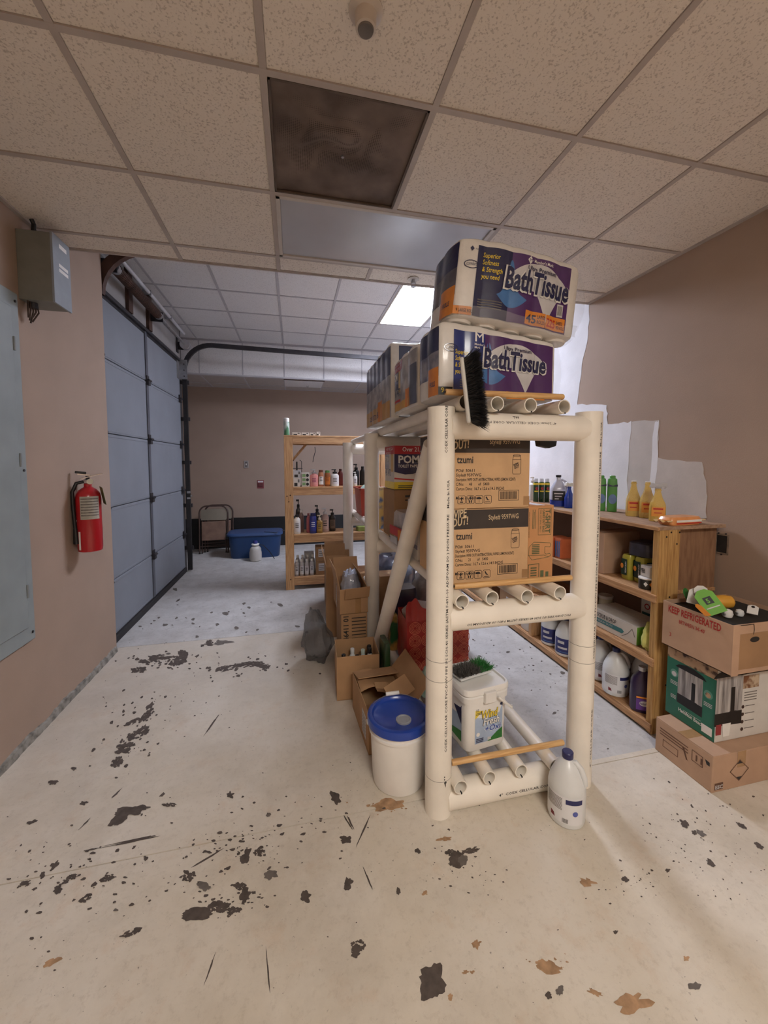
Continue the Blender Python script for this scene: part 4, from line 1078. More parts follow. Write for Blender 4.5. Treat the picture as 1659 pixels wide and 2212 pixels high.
wipes_box('brown wipes carton with dark band, lower of the two on the middle shelf', STOP[1] + .001, '21')
wipes_box('brown wipes carton with dark band, upper of the two on the middle shelf', STOP[1] + .341, '48')
OLIVE = mat('olive_print', (96, 104, 70), .7, .08)
KRAFTO = mat('orange_kraft', (198, 144, 96), .85, .05, 9, .08, 120)
t, fr, fl, x, y, h_ = carton('bag_carton', 'tan carry out bag carton standing beside the wipes cartons', (1.1285, 1.605 + .19, STOP[1] + .001), (.138, .36, .345), m=KRAFTO, seam='y')
ft = turned(fr, 0, 0, -90)   # text reads downwards: x -> down, y -> right
fv = lambda a, c, h=0.0: fr(c, h_ - a, h)   # a: distance from top, c: across; up of the letters points right
text('T-SHIRT', fv, .02, .024, .036, OLIVE, t, wd=.112, bold=.025); text('CARRY OUT BAGS', fv, .02, .008, .016, OLIVE, t, wd=.108, bold=.02); text('TAKE OUT BAGS, 1000 CT', fv, .02, -.006, .010, OLIVE, t, wd=.108)
outline(fr, [(-.014, h_ - .015), (.054, h_ - .015), (.054, h_ - .14), (-.014, h_ - .14)], .0016, OLIVE, t, 'print_frame')
bars(fr, [(-.045 + .007 * k, -.0425 + .007 * k, h_ - .11, h_ - .02 - .01 * (k % 2)) for k in range(3)], OLIVE, t, 'small_print')
text('made with recycled material', fv, .03, -.064, .008, OLIVE, t, wd=.12)
bag = [(-.062, .11), (-.06, .15), (-.035, .172), (.0, .17), (.05, .165), (.056, .155), (.05, .145), (.024, .148), (.024, .118), (.03, .112), (.05, .115), (.056, .105), (.044, .098), (.0, .092), (-.045, .088)]
outline(fr, bag, .0022, OLIVE, t, 'bag_drawing'); outline(fr, [(-.062, .11), (.02, .108), (.044, .098)], .0018, OLIVE, t, 'bag_drawing', closed=False)
bars(fr, [(-.045 + .0, -.005, .116 + .008 * k, .121 + .008 * k) for k in range(6)], OLIVE, t, 'bag_drawing')
outline(fr, [(-.062, .0), (-.062, .065), (-.006, .068), (-.006, 0)], .003, OLIVE, t, 'print_frame', closed=False); bars(fr, [(-.05, -.018, .01 + .012 * k, .016 + .012 * k) for k in range(4)], OLIVE, t, 'small_print')
patch(fr, .002, .02, .004, .035, OLIVE, t, 'print_block'); patch(fr, .03, .046, .004, .028, OLIVE, t, 'print_block')
# second line of cartons behind
t, fr, fl, x, y, h_ = carton('shipping_carton', 'plain brown carton under the toilet paper carton on the middle shelf', (.865, 2.83, STOP[1] + .001), (.36, .34, .352), m=KRAFTD)
bars(fr, [(-.1, .05, .30, .315), (-.1, .0, .275, .285)], PRINT, t, 'small_print')
# POM carton
t, fr, fl, x, y, h_ = carton('toilet_paper_carton', 'red, navy and yellow toilet paper carton on a brown carton', (.90, 2.825, STOP[1] + .355), (.42, .28, .315), m=mat('white_board', (214, 206, 196), .6, .03))
patch(fr, -x + .001, x - .001, h_ * .80, h_ - .004, mat('pom_red', (178, 44, 54), .5, .05), t, 'red_band'); patch(fl, -y + .001, y - .001, h_ * .80, h_ - .004, MATS['pom_red'], t, 'red_band')
text('Over 21,000 SHEETS', fr, -x + .06, h_ * .86, .045, WHITEP, t, wd=.32, bold=.01, h=.002)
nv_ = [(-x + .002, h_ * .8), (-x + .002, h_ * .40), (-x + .08, h_ * .34), (-x + .14, h_ * .35), (-x + .20, h_ * .42), (-x + .235, h_ * .55), (-x + .25, h_ * .8)]
shape(fr, nv_, NAVY, t, 'navy_swoosh', .0014); text('POM', fr, -x + .028, h_ * .60, .075, WHITEP, t, wd=.155, bold=.03, h=.0026); text('TOILET PAPER', fr, -x + .028, h_ * .50, .028, WHITEP, t, wd=.16, bold=.012, h=.0026)
patch(fr, -x + .001, x - .001, .002, h_ * .17, YELLOW, t, 'yellow_band'); patch(fl, -y + .001, y - .001, .002, h_ * .17, YELLOW, t, 'yellow_band')
blob(fr, lambda u: h_ * (.20 + .07 * (1 - u) ** 2), lambda u: h_ * (.175 + .06 * (1 - u) ** 2), -x + .002, x - .002, 20, REDP, t, 'red_line', .0016)
patch(fr, -x + .25, x - .002, h_ * .5, h_ * .8, mat('gold_panel', (206, 170, 110), .5, .05), t, 'gold_panel'); text('45', fr, -x + .26, h_ * .38, .09, NAVY, t, bold=.02)
bars(fr, [(-x + .03, -x + .2, .012 + .012 * k, .018 + .012 * k) for k in range(2)], OLIVE, t, 'small_print')
patch(fl, -y + .002, -y + .13, h_ * .46, h_ * .8, NAVY, t, 'navy_swoosh'); text('POM', fl, -y + .02, h_ * .62, .06, WHITEP, t, wd=.1, bold=.03, h=.002)
text('45 473', fl, -y + .02, h_ * .30, .07, NAVY, t, wd=.17, bold=.015); patch(fl, y - .09, y - .02, h_ * .4, h_ * .8, MATS['gold_panel'], t, 'gold_panel')
text('45 MEGA\nROLLS', fl, -y + .05, h_ * .89, .03, WHITEP, t, wd=.2, h=.002)
# packages between the cartons and the far post
def soft_pack(name, label, loc, size, rz, m, cat='package', lean=0.0, parts=()):
    t = T(name, label, cat, loc, rz=rz, ry=lean)
    a, c, z = size
    b = MB()
    pr_ = [(.90, 0), (1, .06), (1.02, .5), (.98, .92), (.86, 1)]
    b.lathe([(k, zz * z) for k, zz in pr_], 28, sx=a / 2, sy=c / 2, pw=.45)
    for i, v in enumerate(b.v):
        n_ = noise.noise(Vector((v[0] * 22, v[1] * 22, v[2] * 18))) * .006
        b.v[i] = (v[0] + n_, v[1] + n_, v[2])
    b.build('wrap', m, t, smooth=True)
    return t, front(-c / 2 * 1.06), left(-a / 2 * 1.06)
t, fr, fl = soft_pack('plastic_pack', 'clear plastic pack with red and orange band standing on the middle shelf', (.73, 2.42, STOP[1] + .001), (.16, .30, .23), R(4), mat('cloudy_wrap', (196, 188, 184), .3, 0, 16, .3, 30, rgb2=(150, 142, 140), coat=.6))
patch(fl, -.15, .13, .07, .13, REDP, t, 'red_band', .006); patch(fl, .02, .13, .05, .12, ORANGE, t, 'orange_band', .007); patch(fl, -.14, .0, .015, .06, SILVERP, t, 'pale_label', .006)
t, fr, fl, x, y, h_ = carton('white_carton', 'slim white carton with blue stripe leaning behind the wipes cartons', (.77, 2.14, STOP[1] + .001), (.22, .20, .33), m=mat('white_board', (214, 206, 196)), tape=False)
patch(fl, -y + .004, y - .004, .06, .085, NAVY, t, 'blue_stripe'); bars(fl, [(-y + .02, -y + .10, .12 + .02 * k, .128 + .02 * k) for k in range(7)], FAINT, t, 'small_print')
t, fr, fl = soft_pack('snack_pack', 'small blue and yellow printed pack beside the far rack post', (.70, 3.22, STOP[1] + .001), (.14, .2, .34), 0, mat('blue_yellow_pack', (70, 96, 140), .4, 0, 9, .2, 30, rgb2=(206, 178, 110), coat=.5, cut=(.45, .55)))
patch(fl, -.08, .08, .15, .19, BLACKP, t, 'dark_label', .005)
# red bin far on the middle shelf
t = T('red_storage_bin', 'red orange plastic bin at the far end of the middle pipe shelf', 'bin', (.80, 4.10, STOP[1] + .001))
REDBIN = mat('red_orange_plastic', (184, 66, 48), .45, .04, 8)
b = MB(); s0, s1 = (.13, .17), (.15, .2)
b.add([(-s0[0], -s0[1], 0), (s0[0], -s0[1], 0), (s0[0], s0[1], 0), (-s0[0], s0[1], 0), (-s1[0], -s1[1], .28), (s1[0], -s1[1], .28), (s1[0], s1[1], .28), (-s1[0], s1[1], .28)], [(0, 3, 2, 1), (0, 1, 5, 4), (1, 2, 6, 5), (2, 3, 7, 6), (3, 0, 4, 7)])
b.build('tub', REDBIN, t); b = MB()
for q in ((-.16, .16, -.21, -.195), (-.16, .16, .195, .21), (-.16, -.145, -.21, .21), (.145, .16, -.21, .21)): b.box(*q, .265, .285)
b.build('rim', REDBIN, t, bevel=.003)
MB().lathe([(.02, .16), (.10, .22), (.115, .275), (.08, .31), (.01, .325)], 18, sx=1, sy=1.2).build('bagged_contents', mat('mint_bag', (168, 196, 184), .4, .1, 12, .3, 30), t, smooth=True)
# bottom shelf: red patterned bag, packs
def red_bag():
    t = T('gift_bag', 'red shopping bag with concentric circle pattern on the bottom pipe shelf', 'bag', (.905, 2.47, STOP[0] + .001), rz=R(-2))
    RB = mat('red_bag_paper', (176, 50, 46), .45, .06, 9, .15, 20, coat=.25); LN = mat('coral_print', (226, 126, 98), .5, .05)
    w_, d_, h_ = .42, .26, .33
    b = MB(); N = 12
    def P(a, c):
        # perimeter walk
        pts = [(-w_ / 2, -d_ / 2), (w_ / 2, -d_ / 2), (w_ / 2, d_ / 2), (-w_ / 2, d_ / 2)]
        q = (a % 1) * 4; i = int(q) % 4; f = q - int(q)
        x = pts[i][0] + (pts[(i + 1) % 4][0] - pts[i][0]) * f; y = pts[i][1] + (pts[(i + 1) % 4][1] - pts[i][1]) * f
        n_ = noise.noise(Vector((x * 9, y * 9, c * 4))) * (.012 if x < .05 else .002) * math.sin(math.pi * min(1, c + .15))
        return Vector((x + n_, y + n_ * (1 if x < .05 else .3), c * h_))
    b.grid(P, 48, 12); b.add([(-w_ / 2, -d_ / 2, .003), (w_ / 2, -d_ / 2, .003), (w_ / 2, d_ / 2, .003), (-w_ / 2, d_ / 2, .003)], [(0, 1, 2, 3)])
    b.build('body', RB, t, smooth=True)
    fr = front(-d_ / 2 - .012)
    for ix in range(5):
        for iz in range(4):
            cx_, cz = -w_ / 2 + .05 + .083 * ix, .04 + .083 * iz
            for rr in (.012, .021, .030, .039):
                outline(fr, [(x, z) for x, z in disc_pts(cx_, cz, rr, n=20) if True], .0038, LN, t, 'circle_print', h=.001)
    # torn, crumpled top at the left, tissue showing
    b = MB(); b.grid(lambda a, c: Vector((-w_ / 2 - .01 + .24 * a, -d_ / 2 - .004 + .05 * c * math.sin(a * 5), h_ - .01 + c * (.10 + .04 * math.sin(a * 6.5)) + .012 * math.sin(a * 23))), 24, 6)
    b.build('crumpled_top', RB, t, smooth=True)
    b = MB(); b.lathe([(.02, 0), (.1, .03), (.11, .07), (.06, .115), (.01, .125)], 20, c=(-.09, 0, h_ - .05), sx=1.1)
    for i, v in enumerate(b.v):
        n_ = noise.noise(Vector((v[0] * 30, v[1] * 30, v[2] * 30))) * .015; b.v[i] = (v[0] + n_, v[1] + n_, v[2] + n_)
    b.build('plastic_liner', mat('grey_liner', (178, 160, 150), .35, .12, 14, .3, 30), t, smooth=True)
red_bag()
t, fr, fl = soft_pack('snack_bag', 'navy bag with white code label beside the red bag', (.80, 2.84, STOP[0] + .001), (.20, .17, .40), R(4), mat('deep_navy_wrap', (26, 30, 58), .4, .1, 10, .3, 24, coat=.5), 'bag')
patch(fr, -.06, .0, .12, .20, SILVERP, t, 'code_label', .006); bars(fr, [(-.052 + .01 * k, -.046 + .01 * k, .13, .19) for k in range(5)], PRINT, t, 'barcode', .008)
t, fr, fl = soft_pack('chip_bag', 'green and gold printed bag leaning by the diagonal brace', (.685, 2.69, STOP[0] + .001), (.06, .10, .25), R(0), mat('green_gold_wrap', (196, 142, 62), .4, 0, 8, .3, 24, rgb2=(40, 92, 50), coat=.5, cut=(.42, .55)), 'bag')
def crumple(name, label, loc, r, m, sx=1, sy=1, sz=1, cat='bag', amp=.22, seed=0, taper=0.0):
    t = T(name, label, cat, loc)
    b = MB(); nu, nv = 28, 18; vs = []; fs = []
    for j in range(nv + 1):
        ph = math.pi * j / nv
        for i in range(nu):
            a = 2 * math.pi * i / nu
            d = Vector((math.sin(ph) * math.cos(a), math.sin(ph) * math.sin(a), -math.cos(ph))); rf = (min(1.0, ph / .95) / max(1e-4, math.sin(ph)) if 0 < j < nv and ph < math.pi / 2 else 1.0)
            k = 1 + amp * noise.noise(d * 2.1 + Vector((seed, 0, 0))) + amp * .5 * noise.noise(d * 5.5 + Vector((0, seed, 0))) - amp * .35 * abs(noise.noise(d * 9 + Vector((seed, seed, 0))))
            v = Vector((d.x * sx * rf, d.y * sy * rf, max(-.96, d.z) * sz)) * r * k
            v.z = max(v.z + r * sz * .96, 0.0)
            if taper:
                q = v.z / (2 * r * sz); g = 1 - taper * max(0, q) ** 1.4 + .09 * q * math.sin(a * 9 + seed); v.x = v.x * g - .03 * q; v.y *= g
            vs.append(v)
    for j in range(nv):
        for i in range(nu): fs.append((j * nu + i, j * nu + (i + 1) % nu, (j + 1) * nu + (i + 1) % nu, (j + 1) * nu + i))
    b.add(vs, fs); b.build('film', m, t, smooth=True)
    return t
crumple('plastic_bag', 'grey blue crumpled plastic bag heaped on the bottom pipe shelf', (.93, 3.74, STOP[0] + .001), .21, mat('grey_blue_film', (104, 110, 128), .3, 0, 9, .4, 20, rgb2=(52, 56, 72), coat=.4), 1.1, 1.6, 1.1, seed=3)
crumple('plastic_bag', 'pale crumpled plastic sack behind the red bag', (1.05, 2.98, STOP[0] + .001), .15, mat('pale_film', (160, 158, 160), .3, .2, 12, .4, 24, coat=.4), .85, 1.0, 1.7, seed=8)
t, fr, fl, x, y, h_ = carton('shipping_carton', 'plain tan carton on the bottom shelf behind the navy bag', (.77, 3.15, STOP[0] + .001), (.20, .18, .42), m=KRAFTD)
# white detergent pail on the bottom shelf
def pail():
    t = T('detergent_pail', 'square white laundry detergent pail with colourful label on the bottom shelf', 'pail', (.85, 1.72, STOP[0] + .001), rz=R(8)); t.scale = (1.07, 1.05, 1.05)
    w0, w1, d0, d1, h_ = .098, .112, .098, .112, .275
    b = MB(); b.lathe([(.90, .0), (.97, .006), (1.0, .02), (1.02, .14), (1.05, h_ - .03), (1.06, h_)], 40, sx=w1 / 1.06, sy=d1 / 1.06, pw=.30)
    b.build('tub', WHITEPL, t, smooth=True)
    MB().lathe([(1.04, h_ - .05), (1.10, h_ - .046), (1.11, h_ - .02), (1.06, h_ - .015)], 40, sx=w1 / 1.06, sy=d1 / 1.06, pw=.30).build('rim_band', WHITEPL, t, smooth=True)
    b = MB(); b.lathe([(1.06, h_ - .012), (1.13, h_ - .008), (1.13, h_ + .012), (1.10, h_ + .018), (1.03, h_ + .018), (1.0, h_ + .010), (.05, h_ + .010)], 40, sx=w1 / 1.06, sy=d1 / 1.06, pw=.30)
    b.build('lid', WHITEPL, t, smooth=True)
    MB().box(-.028, .028, -.134, -.112, h_ - .045, h_ + .004).build('latch', WHITEPL, t, bevel=.003)
    fr = front(-.107)
    MB().tube([(.04, -.128, h_ - .028), (.075, -.135, h_ - .06), (.105, -.136, h_ - .085), (.118, -.12, h_ - .09)], .006, 8).build('handle', WHITEPL, t, smooth=True)
    patch(fr, -.063, .078, .04, .205, mat('label_blue_grey', (170, 188, 214), .4, .08, 12), t, 'label', .001)
    shape(fr, [(-.063, .205), (-.063, .155), (-.045, .17), (-.02, .185), (.01, .197), (.03, .202), (.03, .205)], YELLOW, t, 'yellow_corner', .002); text('215\nLOADS', fr, -.06, .188, .016, NAVY, t, wd=.03, bold=.02, h=.0028)
    shape(fr, [(.0, .04), (.078, .04), (.078, .09), (.05, .075)], GREENP, t, 'green_corner', .002)
    shape(fr, [(.03, .205), (.078, .205), (.078, .19), (.055, .198)], NAVY, t, 'navy_corner', .002)
    f8 = turned(fr, 0, 0, 0)
    for s_, x, y, sz, m1, m2 in (('Wind', -.035, .15, .052, PRINT, YELLOW), ('Fresh', -.025, .118, .046, PRINT, WHITEP), ('+Oxi', -.018, .088, .034, WHITEP, mat('oxi_blue', (30, 70, 160), .4, .05))):
        text(s_, f8, x - .001, y - .001, sz, m1, t, 'lettering_outline', bold=.05, shear=.2, h=.0024, wd=.088); text(s_, f8, x, y, sz, m2, t, bold=.018, shear=.2, h=.0032, wd=.084)
    bars(fr, [(-.058, -.02, .045 + .007 * k, .049 + .007 * k) for k in range(3)], NAVY, t, 'small_print', .002); shape(fr, disc_pts(-.048, .082, .009), WHITEP, t, 'round_mark', .002); patch(fr, .0, .018, .046, .06, SILVERP, t, 'mini_tag', .003)
    fl = left(-.107)
    patch(fl, -.07, .07, .04, .205, MATS['label_blue_grey'], t, 'label', .001); shape(fl, [(-.07, .04), (.07, .04), (.07, .09), (0, .07), (-.07, .06)], GREENP, t, 'green_corner', .002); shape(fl, [(-.02, .205), (.07, .205), (.07, .12)], NAVY, t, 'navy_corner', .002)
    return t
pail()
brush('scrub_brush', 'grey and green bristle brush lying on the white pail lid', (.838, 1.73, STOP[0] + .001 + .2935 * 1.05 + .012), (R(180), 0, R(14)), (.19, .09, .012), .03, mat('grey_bristle', (92, 88, 84), .6, .2, 60), 1500, second=mat('green_bristle', (40, 120, 50), .6, .2, 60))

# ================================================================ BOTTLES AND JUGS
def gallon_jug(label, loc, rz=0, group=None, body=None, cap=None, kind='white', s=1.0, capcol=None):
    t = T('cleaner_jug', label, 'jug', loc, rz=rz, group=group)
    body = body or MILKY
    prof = [(.062, 0), (.071, .004), (.0745, .016), (.0745, .15), (.072, .165), (.066, .185), (.05, .222), (.034, .248), (.022, .258), (.019, .262), (.019, .272)]
    MB().lathe([(r * s, z * s) for r, z in prof], 32).build('body', body, t, smooth=True)
    pts = [(.010, 0, .250), (.032, 0, .254), (.052, 0, .236), (.066, 0, .20), (.069, 0, .176), (.063, 0, .160)]
    MB().tube([(x * s, y * s, z * s) for x, y, z in pts], [.010 * s, .011 * s, .012 * s, .0125 * s, .012 * s, .009 * s], 12).build('handle', body, t, smooth=True)
    MB().lathe([(.0215 * s, .264 * s), (.0225 * s, .266 * s), (.0225 * s, .288 * s), (.020 * s, .291 * s)], 24).build('cap', cap or mat('navy_cap', (38, 40, 92), .4, .05), t, smooth=True)
    fb_ = barrel(.0748 * s); z0 = .025 * s
    if kind == 'white':
        patch(fb_, -.085 * s, .085 * s, z0, .14 * s, mat('white_label', (226, 226, 228), .5, .02), t, 'label', .0008, 20)
        bars(fb_, [(-.075 * s, -.002 * s, (.128 - .006 * k) * s, (.1305 - .006 * k) * s) for k in range(9)], FAINT, t, 'small_print', .0014, 8)
        patch(fb_, .012 * s, .08 * s, .112 * s, .132 * s, mat('navy_block', (44, 46, 96), .5, .05), t, 'navy_block', .0016, 10)
        bars(fb_, [((.0 + .004 * k) * s, (.002 + .004 * k) * s, .03 * s, .048 * s) for k in range(6)], PRINT, t, 'barcode', .0014)
        shape(fb_, [(-.05 * s, .034 * s), (-.03 * s, .034 * s), (-.035 * s, .05 * s), (-.05 * s, .055 * s)], mat('maroon_print', (120, 40, 50), .5, .05), t, 'maroon_mark', .0016)
        shape(fb_, disc_pts(.05 * s, .075 * s, .011 * s), mat('blue_mark', (90, 100, 170), .5, .05), t, 'round_mark', .0016)
    elif kind == 'blue':
        patch(fb_, -.10 * s, .10 * s, z0, .14 * s, mat('blue_label', (52, 58, 128), .45, 0, 12, rgb2=(40, 44, 96)), t, 'label', .0008, 24)
        bars(fb_, [(-.07 * s, -.02 * s, .10 * s, .12 * s), (-.07 * s, .0 * s, .06 * s, .075 * s)], SILVERP, t, 'white_print', .0016, 8); bars(fb_, [(-.07 * s, .06 * s, .035 * s, .04 * s)], SKYB, t, 'light_print', .0016, 8)
    return t
# bleach jug in front of the rack
gallon_jug('white gallon cleaner jug with navy cap on the floor against the rack post', (1.125, 1.386, 0), rz=R(-50))

# ---- blue lidded bucket
def bucket():
    t = T('lidded_bucket', 'white plastic bucket with blue snap lid beside the rack post', 'bucket', (.475, 1.752, 0))
    MB().lathe([(.116, 0), (.122, .004), (.126, .03), (.134, .22), (.135, .25), (.142, .252), (.142, .262), (.136, .264), (.137, .29), (.143, .292), (.143, .305)], 48).build('pail', mat('bucket_white', (236, 232, 226), .4, .03, 8), t, smooth=True)
    LID = mat('blue_lid', (28, 66, 160), .28, .04, 8, coat=.3)
    MB().lathe([(.144, .285), (.150, .287), (.152, .312), (.148, .322), (.140, .326), (.128, .324), (.122, .314), (.118, .311), (.01, .311)], 56).build('lid', LID, t, smooth=True)
    MB().lathe([(.036, .311), (.036, .317), (.030, .319), (.026, .315), (.001, .315)], 28, c=(.012, -.045, 0)).build('pour_spout', mat('grey_spout', (150, 152, 158), .4, .04), t, smooth=True)
    b = MB()
    pts = [(-.147 * math.cos(R(a)), .02 + .1 * math.sin(R(a)), .29 + .052 * math.sin(R(a))) for a in range(0, 181, 12)]
    b.tube(pts, .0018, 6); b.build('wire_bail', STEEL, t, smooth=True)
    MB().cyl((-.034, .122, .345), (.034, .122, .345), .0095, n=14).build('bail_grip', WHITEPL, t, smooth=True)
    for s_ in (-1, 1): MB().cyl((s_ * .138, .02, .285), (s_ * .152, .02, .285), .012, n=14).build('bail_ear', MATS['bucket_white'], t)
bucket()

# ---- open cartons on the floor by the rack
def open_carton(name, label, loc, size, rz, m, flaps, cat='box', th=.004):
    t = T(name, label, cat, loc, rz=rz)
    x, y, z = size[0] / 2, size[1] / 2, size[2]
    for q in ((-x, x, -y, -y + th, 0, z), (-x, x, y - th, y, 0, z), (-x, -x + th, -y + th, y - th, 0, z), (x - th, x, -y + th, y - th, 0, z)):
        MB().box(*q).build('side_panel', m, t)
    MB().box(-x, x, -y, y, 0, th).build('bottom_panel', m, t)
    for side, ang, ln in flaps:    # ang from vertical, outwards positive
        b = MB(); a = R(ang)
        if side in 'fb':
            s_ = -1 if side == 'f' else 1
            p0 = Vector((0, s_ * (y - th / 2), z)); d = Vector((0, s_ * math.sin(a), math.cos(a))) * ln; u = Vector((x - .002, 0, 0))
        else:
            s_ = -1 if side == 'l' else 1
            p0 = Vector((s_ * (x - th / 2), 0, z)); d = Vector((s_ * math.sin(a), 0, math.cos(a))) * ln; u = Vector((0, y - .002, 0))
        n_ = d.cross(u).normalized() * th / 2
        P = [p0 - u - n_, p0 + u - n_, p0 + u * .97 + d - n_, p0 - u * .97 + d - n_, p0 - u + n_, p0 + u + n_, p0 + u * .97 + d + n_, p0 - u * .97 + d + n_]
        b.add(P, [(0, 3, 2, 1), (4, 5, 6, 7), (0, 1, 5, 4), (1, 2, 6, 5), (2, 3, 7, 6), (3, 0, 4, 7)]); b.build('flap', m, t)
    return t, front(-y), left(-x), x, y, z
KRAFTM = mat('mid_brown_cardboard', (178, 140, 102), .85, .06, 8, .1, 100)
t1, fr, fl, x, y, h_ = open_carton('open_carton', 'open brown carton of bottles by the rack without flaps', (.392, 2.545, 0), (.275, .26, .285), R(-3), KRAFTM, ())
def small_bottle(name, label, loc, r, h_, body, cap, kind='plain', flat=1.0, group=None, rz=0, lab=None, cat='bottle', fl_txt=None, neck=.45, caph=.12):
    t = T(name, label, cat, loc, rz=rz, group=group)
    nk = r * neck
    prof = [(r * .9, 0), (r, h_ * .02), (r, h_ * .68), (r * .92, h_ * .76), (nk * 1.15, h_ * .85), (nk, h_ * .87), (nk, h_ * .90)]
    if kind == 'pump':
        prof = [(r * .9, 0), (r, h_ * .02), (r, h_ * .58), (r * .9, h_ * .66), (nk, h_ * .72), (nk, h_ * .76)]
    if kind == 'tottle':
        prof = [(r * .85, 0), (r * .92, h_ * .02), (r, h_ * .5), (r * .9, h_ * .8), (r * .7, h_ * .86)]
    MB().lathe(prof, 22, sy=flat).build('body', body, t, smooth=True)
    if kind == 'pump':
        MB().lathe([(nk * 1.2, h_ * .74), (nk * 1.2, h_ * .83), (nk * .4, h_ * .84), (nk * .35, h_ * .93)], 14).build('collar', cap, t, smooth=True)
        b = MB(); b.obox((-r * .25, 0, h_ * .96), (r * 1.1, r * .5, h_ * .06), (0, 0, 0)); b.build('pump_head', cap, t, bevel=.002)
    elif kind == 'tottle':
        MB().lathe([(r * .72, h_ * .85), (r * .74, h_ * .87), (r * .70, h_ * .99), (r * .6, h_)], 18, sy=flat).build('cap', cap, t, smooth=True)
    else:
        MB().lathe([(nk * 1.2, h_ * .88), (nk * 1.2, h_ * .99), (nk * 1.05, h_)], 16).build('cap', cap, t, smooth=True)
    if lab:
        q = barrel(r, k=1)
        fl_ = (lambda a, c, h=0.0: Vector((r * math.sin(a / r) * 1.015, -r * flat * math.cos(a / r) * 1.015 - h, c)))
        top_ = .52 if kind == 'pump' else .60
        patch(fl_, -r * .85, r * .85, h_ * .12, h_ * top_, lab, t, 'label', .0008, 10)
        bars(fl_, [(-r * .5, r * .45, h_ * (top_ - .08 - .09 * k), h_ * (top_ - .045 - .09 * k)) for k in range(3)], fl_txt or PRINT, t, 'label_print', .0016, 5)
    return t
DARKB = mat('dark_brown_plastic', (44, 34, 30), .35, .1, 10, coat=.2)
for k, (dx, dy, hh, bm, cm, lb) in enumerate(((-.085, .0, .235, DARKB, BLACKP, 'dark'), (-.02, .04, .25, MILKY, MILKY, 'milky'), (.0, -.05, .245, MILKY, BLACKP, 'pale black capped'), (.05, .02, .245, MILKY, mat('mint_cap', (190, 206, 196), .4, .05), 'pale mint capped'), (.085, -.04, .28, WHITEPL, BLACKP, 'tall white black capped'), (.1, .06, .25, DARKB, BLACKP, 'small dark'))):
    small_bottle('bottle', '%s bottle standing in the open brown carton by the rack' % lb, (.392 + dx, 2.545 + dy, .0055), .026, hh, bm, cm, group='bottles in the open carton')
t, fr, fl, x, y, h_ = open_carton('torn_carton', 'torn brown carton with open top behind the lidded bucket', (.475, 2.135, 0), (.255, .42, .225), R(3), KRAFTM, (('b', -75, .16), ('r', 40, .14)))
b = MB(); b.grid(lambda a, c: Vector((-.12 + .24 * a, .0 + .205 * c, .217 + .02 * math.sin(a * 5) + .035 * c * (1 - c) * math.sin(a * 9 + 1) - (.03 if .35 < a < .75 and c < .25 else 0))), 20, 10)
b.build('ragged_flap', KRAFTM, t, smooth=True)
patch(fl, .06, .15, .04, .17, SILVERP, t, 'shipping_label'); bars(fl, [(.07, .14, .055 + .018 * k, .061 + .018 * k) for k in range(6)], FAINT, t, 'small_print')
MB().obox((.07, -.12, .275), (.15, .10, .004), (R(35), R(-12), R(20))).build('loose_flap', KRAFTM, t)
crumple('mint_bag', 'pale mint plastic bag between the bucket and the rack post', (.735, 2.06, STOP[0] + .001), .05, MATS['mint_bag'], 1, 1.2, 1.8, seed=21)
# green bag standing behind, by the brace foot
t, fr, fl = soft_pack('green_bag', 'dark green bag standing on the floor beside the diagonal brace foot', (.566, 2.445, .001), (.045, .17, .36), R(0), mat('dark_green_bag', (30, 78, 40), .4, 0, 14, .3, 26, rgb2=(26, 40, 30), coat=.4), 'bag')
bars(fl, [(-.07 + .04 * k, -.062 + .04 * k, .06, .26) for k in range(4)], mat('pale_stripe', (140, 140, 120), .5, .1), t, 'stripe', .006)
t, fr, fl, x, y, h_ = carton('printed_carton', 'brown carton with vertical black number under an open carton', (.432, 3.06, 0), (.20, .34, .375), m=KRAFTM, tape=False)
text('46411 01', turned(fr, -x + .055, .17, 90), 0, 0, .055, PRINT, t, wd=.19, bold=.02)
bars(fr, [(-.02, .09, .13 + .026 * k, .137 + .026 * k) for k in range(9)], PRINT, t, 'small_print')
t, fr, fl, x, y, h_ = open_carton('taped_carton', 'open brown carton with long flaps stacked on the numbered carton', (.424, 3.07, .377), (.215, .36, .19), R(2), KRAFTM, (('l', 12, .16), ('b', 20, .16), ('r', -25, .12)))
patch(fr, .01, .055, .0, h_, TAPE, t, 'tape'); patch(fl, -.02, .03, .0, h_, TAPE, t, 'tape')
MB().obox((.02, -.22, .17), (.19, .09, .004), (R(-72), 0, R(6))).build('folded_flap', KRAFTM, t)
crumple('plastic_wrap', 'bluish clear plastic stuffed in the tall carton', (.43, 3.08, .3815), .085, mat('bluish_film', (176, 184, 204), .25, .12, 12, .4, 24, coat=.5), .9, 1.2, 1.75, 'plastic wrap', seed=14)
t, fr, fl, x, y, h_ = open_carton('tall_carton', 'tall narrow open carton standing between the stack and the wooden shelf', (.36, 3.50, 0), (.19, .30, .62), R(-3), KRAFTD, (('l', 14, .14), ('f', -25, .1), ('b', 15, .14)))
t, fr, fl, x, y, h_ = open_carton('wide_carton', 'wide open carton with pale bags in it by the far rack post', (.42, 4.05, 0), (.22, .46, .52), R(0), KRAFTD, (('f', -12, .14), ('b', 10, .14)))
crumple('pale_bag', 'crumpled white bag sticking out of the wide carton', (.42, 4.05, .0055), .14, mat('white_film_bag', (206, 206, 212), .35, .12, 12, .4, 24, coat=.3), 0.6, 1.2, 2.2, seed=31)
crumple('trash_bag', 'smoky clear plastic bag slumped on the floor beside the cartons', (.165, 2.975, .001), .125, SMOKE, .95, 1.0, 1.6, amp=.3, seed=5, taper=.38)

